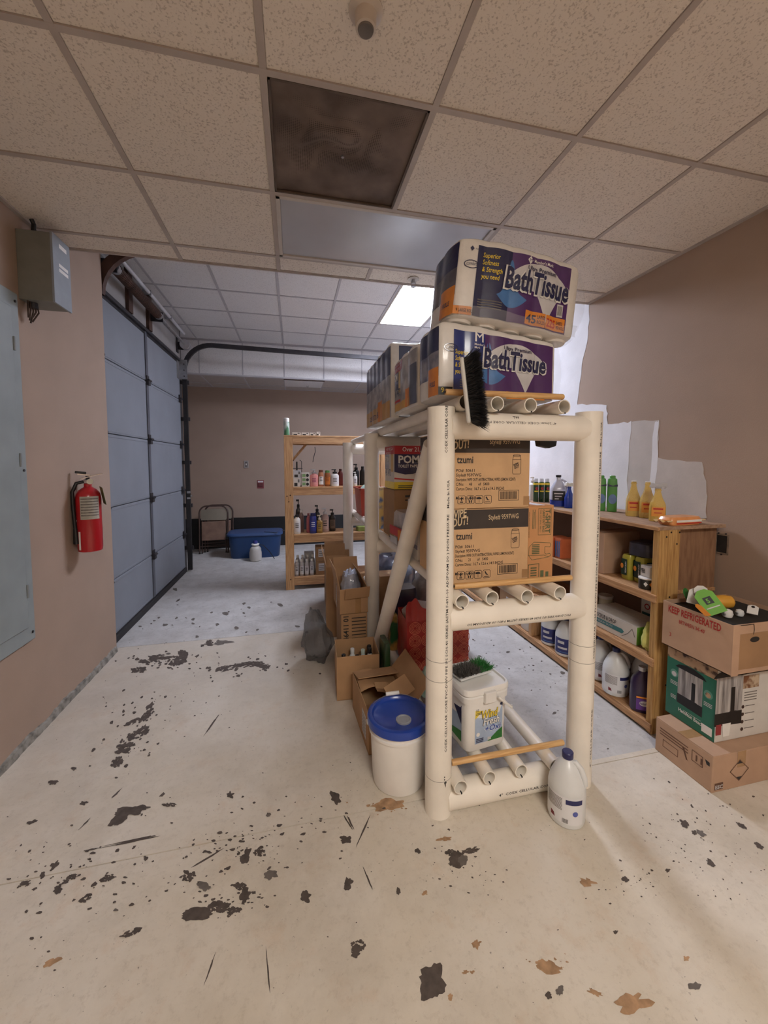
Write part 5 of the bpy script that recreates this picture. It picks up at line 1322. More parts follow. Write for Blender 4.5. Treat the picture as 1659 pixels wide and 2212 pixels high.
# ================================================================ RIGHT FLOOR BOXES
t, fr, fl, x, y, h_ = carton('flat_carton', 'flat pinkish brown carton on the floor under the coffee urn box', (2.118, 1.478, 0), (.53, .29, .178), m=KRAFTP, seam='x')
PB = mat('brown_print', (112, 80, 62), .8, .1)
outline(fl, [(-.10, .05), (-.02, .05), (-.02, .085), (-.10, .085)], .003, PB, t, 'print_frame'); bars(fl, [(-.12, .03, .105 + .014 * k, .110 + .014 * k) for k in range(3)], PB, t, 'small_print')
outline(fl, [(.05, .09), (.10, .09), (.10, .14), (.05, .14)], .003, PB, t, 'up_mark_frame'); text('11', fl, .06, .10, .04, PB, t, wd=.03, bold=.03); shape(fl, [(.0, .12), (.012, .12), (.03, .07), (.022, .07)], PB, t, 'pen_mark')
shape(fl, [(.11, .14), (.132, .138), (.132, .12), (.118, .12)], BLACKP, t, 'dark_scuff')
dm = [(-.03, .085), (.045, .14), (.12, .085), (.045, .03)]
dm = [(-.16, .085), (-.105, .135), (-.05, .085), (-.105, .035)]
outline(fr, dm, .004, PB, t, 'diamond_mark'); shape(fr, [(-.105, .135), (-.125, .117), (-.085, .117)], PRINT, t, 'diamond_tip'); shape(fr, [(-.105, .035), (-.085, .053), (-.125, .053)], PRINT, t, 'diamond_tip')
patch(fr, -.25, -.20, .012, .045, PB, t, 'code_mark'); text('ESC', fr, -.248, .018, .024, SILVERP, t, wd=.045, bold=.03, h=.002)
patch(fr, -.12, -.07, .10, h_ - .002, TAPE, t, 'tape_end')
# coffee urn box
UB = mat('urn_white_board', (216, 212, 206), .5, .03); TEAL = mat('teal_print', (36, 108, 88), .45, .05, 12, coat=.15)
t, fr, fl, x, y, h_ = carton('coffee_urn_box', 'teal and white coffee urn box on the flat carton', (2.122, 1.525, .18), (.355, .255, .375), m=UB, tape=False)
y0 = y
patch(fl, -y + .001, y - .001, .002, h_ * .82, TEAL, t, 'teal_panel'); FOOD = mat('food_print', (120, 78, 52), .5, 0, 28, rgb2=(196, 176, 150), cut=(.42, .6)); FOOD2 = mat('dark_food_print', (64, 40, 34), .5, 0, 30, rgb2=(180, 150, 120), cut=(.5, .66))
patch(fl, -y + .001, y - .001, h_ * .82, h_ - .004, FOOD2, t, 'food_picture')
METG = mat('urn_picture_grey', (190, 186, 184), .3, 0, 9, rgb2=(110, 106, 106), stretch=(6, 6, .5), cut=(.35, .65))
def urn(f, cx_, cz, s_, t):
    shape(f, [(cx_ - .30 * s_, cz + .22 * s_), (cx_ + .30 * s_, cz + .22 * s_), (cx_ + .30 * s_, cz + .88 * s_), (cx_ - .30 * s_, cz + .88 * s_)], METG, t, 'urn_picture', .0014)
    shape(f, [(cx_ - .31 * s_, cz + .0 * s_), (cx_ + .31 * s_, cz - .02 * s_), (cx_ + .31 * s_, cz + .23 * s_), (cx_ - .31 * s_, cz + .23 * s_)], BLACKP, t, 'urn_picture', .0016)
    shape(f, [(cx_ - .38 * s_, cz + .88 * s_), (cx_ + .38 * s_, cz + .88 * s_), (cx_ + .30 * s_, cz + .96 * s_), (cx_ + .1 * s_, cz + 1.02 * s_), (cx_ - .1 * s_, cz + 1.02 * s_), (cx_ - .30 * s_, cz + .96 * s_)], BLACKP, t, 'urn_picture', .0018)
    bars(f, [(cx_ + .08 * s_, cz + .0, 0, 0)], BLACKP, t) if False else None
    patch(f, cx_ + .04 * s_, cx_ + .13 * s_, cz + .24 * s_, cz + .68 * s_, BLACKP, t, 'urn_picture', .0018); patch(f, cx_ + .02 * s_, cx_ + .18 * s_, cz + .12 * s_, cz + .24 * s_, BLACKP, t, 'urn_picture', .002)
urn(fl, .0, h_ * .24, .21, t)
text('Hamilton Beach', turned(fl, -.055, h_ * .13, -3), 0, 0, .026, WHITEP, t, wd=.125, bold=.015, h=.002); bars(fl, [(-.03, .06, h_ * .17, h_ * .175)], SILVERP, t, 'small_print')
for cx_, cz in ((-.085, h_ * .62), (.09, h_ * .58)):
    shape(fl, disc_pts(cx_, cz, .021), mat('pale_teal', (96, 150, 134), .5, .05), t, 'round_picture', .0014); shape(fl, disc_pts(cx_, cz - .003, .013), FOOD2 if cx_ > 0 else SILVERP, t, 'round_picture', .002)
bars(fl, [(-.105, -.065, h_ * (.5 - .02 * k), h_ * (.508 - .02 * k)) for k in range(3)] + [(-.10, -.07, h_ * (.30 - .02 * k), h_ * (.308 - .02 * k)) for k in range(3)] + [(.07, .11, h_ * (.46 - .02 * k), h_ * (.468 - .02 * k)) for k in range(3)], SILVERP, t, 'small_print'); patch(fl, .065, .115, .02, .06, WHITEP, t, 'white_tag', .0014); barcode(fl, .07, .03, .04, .022, t, False)
text('Hamilton Beach', fr, -x + .03, h_ * .87, .034, PRINT, t, wd=.185, bold=.015)
urn(fr, -x + .075, h_ * .22, .27, t)
patch(fr, -x + .16, -x + .26, h_ * .66, h_ * .83, FOOD, t, 'food_picture'); bars(fr, [(-x + .17, -x + .25, h_ * (.60 - .035 * k), h_ * (.612 - .035 * k)) for k in range(4)], FAINT, t, 'small_print')
for k in range(4): shape(fr, disc_pts(-x + .165, h_ * (.42 - .1 * k), .009), mat('coffee_print', (70, 50, 44), .5, .1), t, 'round_picture', .0014)
bars(fr, [(-x + .18, -x + .24, h_ * (.42 - .1 * k), h_ * (.43 - .1 * k)) for k in range(4)], FAINT, t, 'small_print')
patch(fr, -x + .002, -x + .035, h_ * .10, h_ * .24, mat('maroon_tag', (150, 52, 56), .5, .05), t, 'red_tag', .002); shape(fr, [(-x + .045, h_ * .07), (-x + .085, h_ * .07), (-x + .092, h_ * .24), (-x + .04, h_ * .24)], WHITEP, t, 'cup_picture', .0026)
# keep refrigerated box
ZK = .18 + .376
t, fr, fl, x, y, h_ = open_carton('produce_box', 'brown produce box with red lettering on the coffee urn box', (2.125, 1.49, ZK), (.43, .34, .235), 0, KRAFTP, ())
text('KEEP REFRIGERATED', fl, -y + .03, h_ * .79, .05, mat('red_ink', (168, 42, 36), .7, .08), t, wd=.26, bold=.02); text("BETWEEN 34'-40'", fl, -y + .09, h_ * .62, .026, MATS['red_ink'], t, wd=.13, bold=.012)
text('3', fl, -y + .04, h_ * .25, .03, MATS['red_ink'], t)
# cut-out end with hand hole
b = MB(); b.box(-x + .006, x - .05, -y - .0015, -y, .025, h_ - .045); b.build('end_panel', KRAFTD, t)
shape(fr, disc_pts(-x + .13, h_ - .075, .028, .013), mat('dark_hole', (40, 34, 30)), t, 'hand_hole', .0022)
b = MB(); b.box(-x - .001, -x + .04, -y - .004, -y, 0, h_); b.build('corner_flap', KRAFTP, t, bevel=.003)
outline(fr, [(-x + .03, h_ - .002), (-x + .12, h_ - .004), (-x + .125, h_ - .03), (-x + .12, h_ - .05)], .003, BLACKP, t, 'dark_string', closed=False, h=.002)
MB().box(-x + .006, x - .006, -y + .006, y - .006, .006, h_ - .02).build('contents_fill', mat('dark_liner', (40, 38, 36), .8, .1), t)
ZT = ZK + h_ - .02
def squash():
    t = T('butternut_squash', 'orange yellow squash lying in the produce box', 'squash', (2.10, 1.555, ZT + .036), ry=R(0), rz=R(-22))
    b = MB(); b.lathe([(.002, -.10), (.016, -.098), (.023, -.07), (.025, -.02), (.029, .02), (.034, .055), (.030, .085), (.014, .098), (.003, .10)], 22)
    b.build('flesh', mat('squash_skin', (226, 164, 60), .45, .06, 12, .1, 40, coat=.15), t, smooth=True).rotation_euler = (0, R(90), 0)
    MB().cyl((-.108, 0, 0), (-.098, 0, 0), .008, .010, 8).build('stem', mat('stem_brown', (120, 96, 56), .8, .1), t)
squash()
def card(label, px, py, mcol, s_=.05, rot=(0, 0, 0), z=None, name='hang_card', y=1.44):
    p = at_y(px, py, y)
    t = T(name, label, 'packaging', (p.x, p.y, max(ZT + .002, p.z - s_)), rx=rot[0], ry=rot[1], rz=rot[2])
    t.location.z += .02
    b = MB(); b.prism([(-s_ * .5, 0), (s_ * .5, 0), (s_ * .5, s_ * 1.2), (s_ * .2, s_ * 1.45), (-s_ * .2, s_ * 1.45), (-s_ * .5, s_ * 1.2)], front(0), .003); b.build('card', mcol, t)
    return t, front(0, 0, 0)
LIME = mat('lime_green_card', (110, 176, 58), .5, .05)
t, fr = card('white packet with round hang hole at the back of the produce box', 1497, 1290, WHITEPL, .055, (R(-8), R(10), R(-45)), y=1.56); shape(fr, disc_pts(0, .052, .007), BLACKP, t, 'hang_hole', .0045)
t, fr = card('white packet with dark hole standing beside the first packet', 1517, 1285, WHITEPL, .055, (R(-6), R(-6), R(-40)), y=1.53); shape(fr, disc_pts(0, .052, .007), BLACKP, t, 'hang_hole', .0045)
t, fr = card('lime green hang card with black square mark in the produce box', 1552, 1312, LIME, .085, (R(-38), R(-25), R(-25)), y=1.44); patch(fr, -.018, .018, .05, .085, BLACKP, t, 'square_mark', .0045); text('5', fr, -.010, .056, .03, LIME, t, bold=.03, h=.005); bars(fr, [(-.03, .03, .03, .035)], SILVERP, t, 'small_print', .0045)
t, fr = card('white hang packet lying at the front rim of the produce box', 1625, 1325, WHITEPL, .04, (R(-60), R(0), R(-60)), y=1.40); shape(fr, disc_pts(0, .045, .007), BLACKP, t, 'hang_hole', .0045)
def bulb(label, px, py, r, m, y=1.43):
    p = at_y(px, py, y); t = T('light_bulb', label, 'bulb', (p.x, p.y, ZT + .002))
    MB().lathe([(r * .3, 0), (r * .8, r * .3), (r, r), (r * .8, r * 1.7), (r * .2, r * 2)], 18).build('globe', m, t, smooth=True); MB().cyl((-r * 1.3, 0, r), (-r * .8, 0, r), r * .35, n=10).build('base', STEEL, t)
bulb('white round bulb beside the lime green card', 1572, 1320, .022, WHITEPL); bulb('second white round bulb among the packets', 1598, 1318, .018, MILKY)
t, fr = card('dark green packet behind the white packets in the produce box', 1490, 1306, GREENP, .05, (R(-20), R(-10), R(20)), y=1.60)
t, fr = card('orange packet lying near the corner of the produce box', 1530, 1322, ORANGE, .045, (R(-55), R(5), R(10)), y=1.43)

# ================================================================ RIGHT WOODEN SHELF
SX0, SX1, SY0, SY1 = 1.93, 2.39, 1.715, 4.6
SZ = (.06, .435, .795, 1.173)      # shelf tops
sh = T('wooden_shelf', 'long low wooden shelf unit against the right wall', 'shelf', (0, 0, 0))
MB().box(SX0, SX0 + .14, SY0, SY0 + .04, 0, SZ[3] - .02).build('end_post', OAKP, sh, bevel=.003)
MB().box(SX0 + .14, SX1, SY0 + .05, SY0 + .065, 0, SZ[3] - .02).build('end_panel', mat('brown_end_panel', (150, 114, 86), .75, 0, 6, rgb2=(124, 90, 66), stretch=(8, 8, 1.5), cut=(.3, .65)), sh)
b0 = None
for px_, py_ in ((1450, 1150), (1468, 1150), (1462, 1175), (1455, 1295), (1446, 1290), (1440, 1160), (1443, 1310), (1438, 1480), (1470, 1300)):
    p = at_y(px_, py_, SY0)
    MB().cyl((p.x, SY0 - .0015, p.z), (p.x, SY0 + .002, p.z), .005, n=8).build('nail_hole', BLACKP, sh)
for i, z in enumerate(SZ):
    MB().box(SX0 + .0, SX1, SY0 + (.0 if i == 3 else .041), SY1, z - .02, z).build('shelf_board', PLY if i == 3 else PINEY, sh, bevel=.002)
    MB().box(SX0 - .012, SX0, SY0 + (.0 if i == 3 else .0), SY1, z - (.022 if i == 3 else .045), z - .001).build('front_rail', PINEY, sh, bevel=.003)
for y in (2.86, 3.7):
    for i in range(3):
        MB().box(SX0 + .002, SX0 + .09, y, y + .04, SZ[i] + .001, SZ[i + 1] - .021).build('upright', PINE, sh, bevel=.002)
MB().box(SX1 - .012, SX1, SY0 + .066, SY1, SZ[0], SZ[3] - .021).build('back_panel', mat('dark_back_panel', (128, 104, 88), .8, .08, 4), sh)
e = .001
def on(px, py, k, dx=0, dy=0):
    p = at_z(px, py, SZ[k]); return (p.x + dx, p.y + dy, SZ[k] + e)
# ---- top of the shelf
def spray(name, label, loc, h_, r, m, sprayer=True, rz=0, labm=None, flat=.62, group=None, capm=None):
    t = T(name, label, 'bottle', loc, rz=rz, group=group)
    MB().lathe([(r * .92, 0), (r, h_ * .02), (r, h_ * .45), (r * .9, h_ * .55), (r * .55, h_ * .72), (r * .36, h_ * .88), (r * .34, h_ * .93), (r * .42, h_ * .935), (r * .42, h_ * .955), (r * .34, h_ * .96), (r * .34, h_)], 26, sy=flat, pw=.75).build('body', m, t, smooth=True)
    if labm:
        f_ = front(-r * flat - .0005)
        fl_ = lambda a, c, h=0.0: Vector((a, -r * flat * (1 - .12 * (a / r) ** 4) - .0008 - h, c))
        patch(fl_, -r * .8, r * .8, h_ * .16, h_ * .44, labm, t, 'label', .0006, 8)
        bars(fl_, [(-r * .6, r * .55, h_ * .36, h_ * .41), (-r * .5, r * .4, h_ * .25, h_ * .28)], REDP if sprayer or True else PRINT, t, 'label_print', .0014, 4)
    if sprayer:
        b = MB(); b.cyl((0, 0, h_), (0, 0, h_ * 1.06), r * .42, n=14); b.build('collar', capm or CLEARPL, t)
        b = MB(); b.obox((.008, 0, h_ * 1.10), (.07, .02, .022), (0, R(-8), 0)); b.obox((-.03, 0, h_ * 1.09), (.02, .024, .03), (0, R(20), 0)); b.build('spray_head', capm or CLEARPL, t, bevel=.004)
        MB().tube([(.03, 0, h_ * 1.09), (.038, 0, h_ * 1.04), (.03, 0, h_ * 1.0)], .004, 6).build('trigger', capm or CLEARPL, t)
    else: MB().lathe([(r * .35, h_), (r * .35, h_ * 1.02), (r * .3, h_ * 1.025)], 14).build('rim', WHITEPL, t)
    return t
OLAB = mat('orange_label', (232, 160, 70), .4, .06)
spray('cleaner_bottle', 'capless yellow cleaner bottle with orange label furthest along its row', on(1364, 1115, 3, .01), .225, .042, AMBER, False, R(-38), OLAB, group='yellow cleaner bottles')
spray('cleaner_bottle', 'capless yellow cleaner bottle with orange label between two others', on(1394, 1119, 3, .01), .225, .042, AMBER, False, R(-38), OLAB, group='yellow cleaner bottles')
spray('cleaner_bottle', 'yellow cleaner bottle with clear trigger sprayer on the shelf top', on(1419, 1126, 3), .195, .042, AMBER, True, R(-38), OLAB, group='yellow cleaner bottles')
p = on(1474, 1136, 3)
t = T('wipes_pack', 'orange flow pack of wipes lying on the end of the shelf', 'package', (2.13, 1.775, SZ[3] + e), rz=R(4))
b = MB(); b.lathe([(.02, 0), (.92, .0), (1, .012), (1, .03), (.9, .045), (.5, .05), (.02, .05)], 28, sx=.12, sy=.05, pw=.4); b.build('wrap', mat('orange_wrap', (232, 158, 96), .35, .08, 12, .3, 30, coat=.4), t, smooth=True)
for s_ in (-1, 1):
    MB().grid(lambda a, c: Vector((s_ * (.11 + .035 * a), -.045 + .09 * c, .022 + .006 * math.sin(c * 14))), 3, 14).build('crimped_end', mat('crimp_gold', (224, 196, 140), .3, .1, coat=.5), t, smooth=True)
fr = front(-.0505); patch(fr, -.09, .1, .008, .014, REDP, t, 'red_line'); patch(fr, -.09, .1, .018, .03, WHITEP, t, 'pale_band')
GRNC = mat('green_can', (34, 72, 44), .3, 0, 10, rgb2=(120, 128, 40), coat=.3, cut=(.3, .5))
for k, px_ in enumerate((1157, 1169, 1181)):
    p = on(px_, 1084, 3)
    t = T('spray_can', ('dark green aerosol can with yellow top next to the wipes carton', 'dark green aerosol can with yellow top, middle of three', 'dark green aerosol can with yellow top beside the dark labelled jug')[k], 'can', p, group='green aerosol cans')
    MB().lathe([(.021, 0), (.0225, .004), (.0225, .165), (.021, .172), (.016, .178)], 22).build('can', mat('dark_green', (32, 72, 42), .3, .08, coat=.3), t, smooth=True); MB().lathe([(.0229, .15), (.0229, .166), (.021, .17)], 22).build('yellow_ring', YELLOW, t, smooth=True)
    MB().lathe([(.016, .178), (.017, .182), (.017, .205), (.014, .208)], 18).build('cap', CLEARPL, t, smooth=True)
    q = barrel(.0228); shape(q, disc_pts(-.005, .12, .013), REDP, t, 'red_mark', .001); patch(q, -.025, .02, .09, .10, YELLOW, t, 'yellow_strip', .001, 6)
t = T('cleaner_jug', 'clear handled jug with black label on the shelf top', 'jug', on(1205, 1094, 3), rz=R(-30))
MB().lathe([(.9, 0), (1, .006), (1, .13), (.9, .155), (.45, .20), (.28, .215), (.27, .235)], 26, sx=.06, sy=.045, pw=.75).build('body', mat('lavender_clear', (206, 208, 226), .25, .05, coat=.3), t, smooth=True)
MB().lathe([(1.01, .004), (1.012, .05), (1.01, .055)], 26, sx=.06, sy=.045, pw=.75, caps=False).build('blue_fill', mat('blue_fill', (40, 64, 160), .25, .05), t, smooth=True)
MB().tube([(.02, 0, .215), (.05, 0, .20), (.062, 0, .155), (.055, 0, .12)], .009, 8).build('handle', MATS['lavender_clear'], t, smooth=True); MB().cyl((0, 0, .233), (0, 0, .25), .02, n=16).build('cap', BLACKP, t)
fr = front(-.0462); patch(fr, -.045, .045, .05, .125, BLACKP, t, 'label'); text('Purple\nPower', fr, -.04, .095, .022, WHITEP, t, shear=.2, h=.0018) if False else bars(fr, [(-.035, .03, .10, .11), (-.03, .02, .08, .088), (-.03, .0, .06, .068)], SILVERP, t, 'label_print', .0018)
spray('spray_bottle', 'blue spray bottle with white trigger beside the rack post', on(1229, 1097, 3, .0), .165, .04, mat('blue_clear', (34, 66, 170), .25, .06, coat=.3), True, R(10), capm=WHITEPL)
GB = mat('bright_green_plastic', (92, 162, 84), .35, .05, 9, coat=.2)
for k, px_ in enumerate((1297, 1321)):
    p = on(px_, 1103 + k * 2, 3)
    t = T('cleanser_bottle', ('flat green cleanser bottle with blue bubble print next to the rack post', 'flat green cleanser bottle with blue bubble print beside a twin bottle')[k], 'bottle', p, rz=R(-36), group='green cleanser bottles')
    MB().lathe([(.9, 0), (1, .006), (1.02, .1), (.98, .2), (.9, .232), (.55, .24)], 24, sx=.031, sy=.024, pw=.6).build('body', GB, t, smooth=True); MB().lathe([(.6, .239), (.6, .252), (.5, .256)], 18, sx=.031, sy=.024).build('cap', GB, t)
    fr = front(-.027); shape(fr, disc_pts(0, .09, .026, .035), mat('bubble_blue', (110, 140, 190), .4, .1, 30), t, 'bubble_print', .001); shape(fr, [(-.03, .18), (.03, .18), (.03, .195), (0, .185), (-.03, .195)], NAVY, t, 'navy_arc', .001)
# white bottle hint further back
small_bottle('cleaner_bottle', 'white sprayer bottle far back on the shelf top', on(1150, 1080, 3), .035, .22, WHITEPL, WHITEPL, 'pump')
# ---- second shelf
t, fr, fl, x, y, h_ = carton('tan_carton', 'narrow tan carton with torn side on the shelf', (2.10, 2.20, SZ[2] + e), (.30, .13, .27), rz=R(3), m=KRAFTP, tape=False)
shape(fl, disc_pts(-.02, .225, .010), PRINT, t, 'round_mark'); outline(fl, disc_pts(.012, .228, .011), .003, PRINT, t, 'round_mark'); shape(fl, [(-y, .13), (-y + .03, .10), (-y + .03, .05), (-y + .06, .02), (-y, .02)][::-1], KRAFTD, t, 'torn_area')
DG = mat('dark_green_print', (28, 58, 44), .35, .08, 14, coat=.4); LM = mat('yellow_green_film', (178, 172, 66), .3, .1, 14, .2, 30, coat=.5)
for k in range(2):
    t, fr, fl = soft_pack('sponge_pack', ('dark green and yellow heavy duty pack, lower half of its pair', 'dark green and yellow heavy duty pack beside its twin on the shelf')[k], (2.06 + (.0 if k == 0 else .018), 2.005 - k * .078, SZ[2] + e), (.12, .072, .155), 0, LM, 'package')
    t['group'] = 'heavy duty packs'
    for f_, ww in ((fl, .022), (fr, .04)):
        patch(f_, -ww, ww, .03, .13, DG, t, 'green_panel', .003, 4, 1)
    shape(fl, disc_pts(-.014, .085, .011, .016), ORANGE, t, 'orange_mark', .005); shape(fr, disc_pts(-.025, .085, .015, .02), ORANGE, t, 'orange_mark', .005)
    text('HEAVY\nDUTY', turned(fr, .02, .05, 90), 0, 0, .018, WHITEP, t, wd=.06, bold=.02, h=.005); text('HEAVY DUTY', turned(fl, .018, .045, 90), 0, 0, .014, WHITEP, t, wd=.07, bold=.02, h=.005)
t, fr, fl = soft_pack('bundled_pack', 'dark slate wrapped bundle lying on the green packs', (2.10, 1.945, SZ[2] + e + .158), (.17, .15, .085), R(10), mat('slate_bundle', (70, 72, 92), .4, 0, 16, .4, 30, rgb2=(36, 36, 46), coat=.3))
t, fr, fl = soft_pack('blue_pack', 'blue and silver wrapped pack behind the white carton', (2.16, 1.835, SZ[2] + e), (.2, .075, .15), 0, mat('blue_silver', (72, 98, 140), .35, 0, 14, .2, 30, rgb2=(150, 160, 176), coat=.4, cut=(.4, .6)))
t = T('oval_tin', 'black oval tin with white rim under the small white carton', 'tin', (1.995, 1.83, SZ[2] + e), rz=R(-6))
MB().lathe([(.98, 0), (1, .004), (1, .06)], 30, sx=.055, sy=.045).build('tin', mat('black_tin', (30, 34, 32), .3, .05, coat=.4), t, smooth=True); MB().lathe([(1.03, .057), (1.03, .063), (.9, .066)], 30, sx=.055, sy=.045).build('rim', WHITEP, t, smooth=True)
q = lambda a, c, h=0.0: Vector((.055 * math.sin(a / .055) * (1 + h * 18), -.045 * math.cos(a / .055) * (1 + h * 18), c))
for a, m_ in ((-.05, MILKY), (-.02, ORANGE)): shape(q, [(a - .012, .032), (a, .045), (a + .012, .032), (a, .018)], m_, t, 'diamond_print', .0012)
t, fr, fl, x, y, h_ = carton('small_carton', 'small white carton with grey print on the oval tin', (2.01, 1.828, SZ[2] + e + .0675), (.085, .07, .062), rz=R(-4), m=mat('white_board', (214, 206, 196)), tape=False)
bars(fl, [(-.025, .0, .02 + .01 * k, .026 + .01 * k) for k in range(3)], FAINT, t, 'small_print'); text('Mus', fl, -.03, .025, .03, PRINT, t, wd=.028)
for k in range(2):
    t, fr, fl, x, y, h_ = carton('orange_carton', ('small orange and white carton far on the middle wooden shelf', 'second small orange carton with grey stripe behind the rack')[k], (2.0 + .02 * k, 2.66 - .085 * k, SZ[2] + e), (.14, .07, .15), m=mat('orange_board', (206, 108, 66), .6, .05), tape=False)
    bars(fl, [(-.03 + .02 * j, -.018 + .02 * j, .01, .13) for j in range(3)], SILVERP if k == 0 else SKYB, t, 'vertical_print')
# ---- third shelf
TEALS = mat('teal_stripe', (60, 118, 122), .5, .05)
def scrub_box(label, loc, rz, size=(.22, .37, .115), big=True):
    t, fr, fl, x, y, h_ = carton('glove_box', label, loc, size, rz=rz, m=mat('pale_box_board', (206, 200, 192), .6, .04, 9), tape=False, seam='y')
    outline(fl, disc_pts(-y + .045, h_ * .74, .016), .006, REDP, t, 'red_ring'); text('SCRUB & DROP', fl, -y + .075, h_ * .64, .034, PRINT, t, wd=.15, bold=.02)
    shape(fl, [(-y + .01, h_ * .30), (-y + .27, h_ * .30), (-y + .285, h_ * .44), (-y + .27, h_ * .54), (-y + .01, h_ * .54)], TEALS, t, 'teal_stripe'); text('MEDIUM DUTY', fl, -y + .07, h_ * .37, .018, SILVERP, t, wd=.13, h=.002)
    bars(fl, [(-y + .09, -y + .2, h_ * .585, h_ * .605)], FAINT, t, 'small_print')
    if big: patch(fr, -x + .002, -x + .10, .004, h_ - .004, mat('leaf_green', (116, 176, 66), .5, .1, 30), t, 'green_end')
    outline(fl, [(y - .10, .02), (y - .06, .05), (y - .03, .09), (y - .01, .05)], .004, FAINT, t, 'grey_swirl', closed=False)
    return t
scrub_box('white scrub cloth box with teal stripe at the shelf front', (2.065, 2.055, SZ[1] + e), R(2))
scrub_box('white scrub cloth box with teal stripe standing behind another', (2.29, 1.95, SZ[1] + e), R(4), (.10, .30, .20), False)
small_bottle('milky_jug', 'translucent jug beside a small tub on the third shelf', (2.06, 2.36, SZ[1] + e), .05, .24, MILKY, MILKY, neck=.4)
t = T('small_tub', 'small pale round tub with green print', 'tub', (2.15, 2.31, SZ[1] + e)); MB().lathe([(.04, 0), (.044, .004), (.046, .13), (.044, .135)], 22).build('tub', mat('pale_cream_pl', (206, 204, 186), .45, .05), t, smooth=True); MB().lathe([(.048, .128), (.048, .145), (.045, .148)], 22).build('lid', MILKY, t, smooth=True)
bars(barrel(.0465), [(-.03, .03, .05 + .02 * k, .058 + .02 * k) for k in range(3)], OLIVE, t, 'label_print', .001, 5)
crumple('yellow_cloth', 'pale yellow cloth bunched against the shelf post', (1.985, 1.80, SZ[1] + e), .05, mat('yellow_cloth_m', (206, 206, 120), .8, .1, 20, .3, 60), 1.0, .5, 1.7, 'cloth', .18, 44)
# ---- bottom shelf
gallon_jug('white gallon jug with navy cap at the shelf front beside another', on(1307, 1497, 0, .075, .0), R(-35), 'gallon jugs on the bottom shelf')
gallon_jug('shaded white gallon jug with grey label beside the dark purple jug', (2.14, 1.965, SZ[0] + e), R(-60), 'gallon jugs on the bottom shelf')
gallon_jug('white gallon jug half hidden behind the right rack post', (2.02, 2.20, SZ[0] + e), R(-10), 'gallon jugs on the bottom shelf')
gallon_jug('white gallon jug standing in the second row behind others', (2.20, 2.16, SZ[0] + e), R(10), 'gallon jugs on the bottom shelf')
gallon_jug('blue labelled gallon jug half hidden by the right rack post', (2.015, 2.36, SZ[0] + e), R(-30), 'gallon jugs on the bottom shelf', kind='blue')
gallon_jug('blue labelled gallon jug seen through the rack between two posts', (2.01, 2.535, SZ[0] + e), R(-30), 'gallon jugs on the bottom shelf', kind='blue')
gallon_jug('blue labelled gallon jug next to the shelf upright', (2.015, 2.72, SZ[0] + e), R(-30), 'gallon jugs on the bottom shelf', kind='blue')
t = T('white_canister', 'plain white flat jug behind the shelf upright', 'jug', (2.00, 2.99, SZ[0] + e)); MB().lathe([(.9, 0), (1, .01), (1, .24), (.8, .28), (.35, .3)], 22, sx=.055, sy=.075, pw=.6).build('body', WHITEPL, t, smooth=True); MB().cyl((0, 0, .298), (0, 0, .325), .022, n=14).build('cap', WHITEPL, t)
t, fr, fl, x, y, h_ = carton('label_carton', 'grey brown carton with pale label far on the bottom shelf', (2.06, 3.26, SZ[0] + e), (.24, .28, .27), m=KRAFTD); patch(fl, -.02, .08, .09, .2, SILVERP, t, 'shipping_label')
t = T('purple_jug', 'dark purple cleaner jug with gold band against the shelf post', 'jug', (1.995, 1.835, SZ[0] + e), rz=R(-35))
PJ = mat('dark_purple_plastic', (44, 28, 62), .3, .06, coat=.3)
MB().lathe([(.9, 0), (1, .008), (1, .10), (.95, .17), (.8, .20), (.42, .23), (.36, .24)], 26, sx=.07, sy=.045, pw=.7).build('body', PJ, t, smooth=True); MB().tube([(-.01, 0, .232), (.03, 0, .235), (.05, 0, .20), (.05, 0, .15)], .009, 8).build('handle', mat('pale_handle', (196, 194, 196), .35, .05), t, smooth=True); MB().cyl((-.01, 0, .238), (-.01, 0, .262), .02, n=16).build('cap', SILVERP, t)
f_ = lambda a, c, h=0.0: Vector((a, -.0455 - h, c)); patch(f_, -.045, .045, .09, .10, ORANGE, t, 'gold_band'); patch(f_, -.045, .045, .02, .088, mat('purple_label', (98, 60, 140), .4, .06), t, 'label', .0006); shape(f_, disc_pts(0, .06, .03, .016), SILVERP, t, 'oval_mark', .0014); text('Fabuloso', f_, -.028, .055, .016, PURPLE, t, wd=.056, bold=.02, h=.002, shear=.2)

# ================================================================ BACK WOODEN SHELF
BX0, BX1, BY0, BY1 = -.112, 1.15, 4.74, 5.10
BZ = (.15, .665, 1.235, 1.845)
bs = T('pine_shelf', 'tall pine stud shelf standing free in the bay', 'shelf', (0, 0, 0))
for x0, x1 in ((BX0, BX0 + .10), (BX1 - .10, BX1)):
    for y0 in (BY0, BY1 - .04):
        MB().box(x0, x1, y0, y0 + .04, 0, BZ[3] - .021).build('upright', PINE, bs, bevel=.003)
for i, z in enumerate(BZ):
    MB().box(BX0 if i == 3 else BX0 + .101, BX1 if i == 3 else BX1 - .101, BY0, BY1, z - .02, z).build('shelf_board', PINEH, bs, bevel=.002)
    MB().box(BX0 + .101, BX1 - .101, BY0 + .002, BY0 + .04, z - .10, z - .021).build('front_rail', PINEH, bs, bevel=.003)
    MB().box(BX0 + .101, BX1 - .101, BY1 - .04, BY1 - .002, z - .10, z - .021).build('rear_rail', PINEH, bs, bevel=.003)
MB().obox((BX0 + .16, BY1 - .06, 1.63), (.03, .02, .36), (0, R(40), 0)).build('corner_brace', PINE, bs)
for px_, py_ in ((620, 1072), (627, 1070), (624, 1084), (628, 1252)):
    p = at_y(px_, py_, BY0); MB().cyl((p.x, BY0 - .0015, p.z), (p.x, BY0 + .001, p.z), .008, n=8).build('knot', mat('knot_dark', (66, 42, 26), .7, .1), bs)
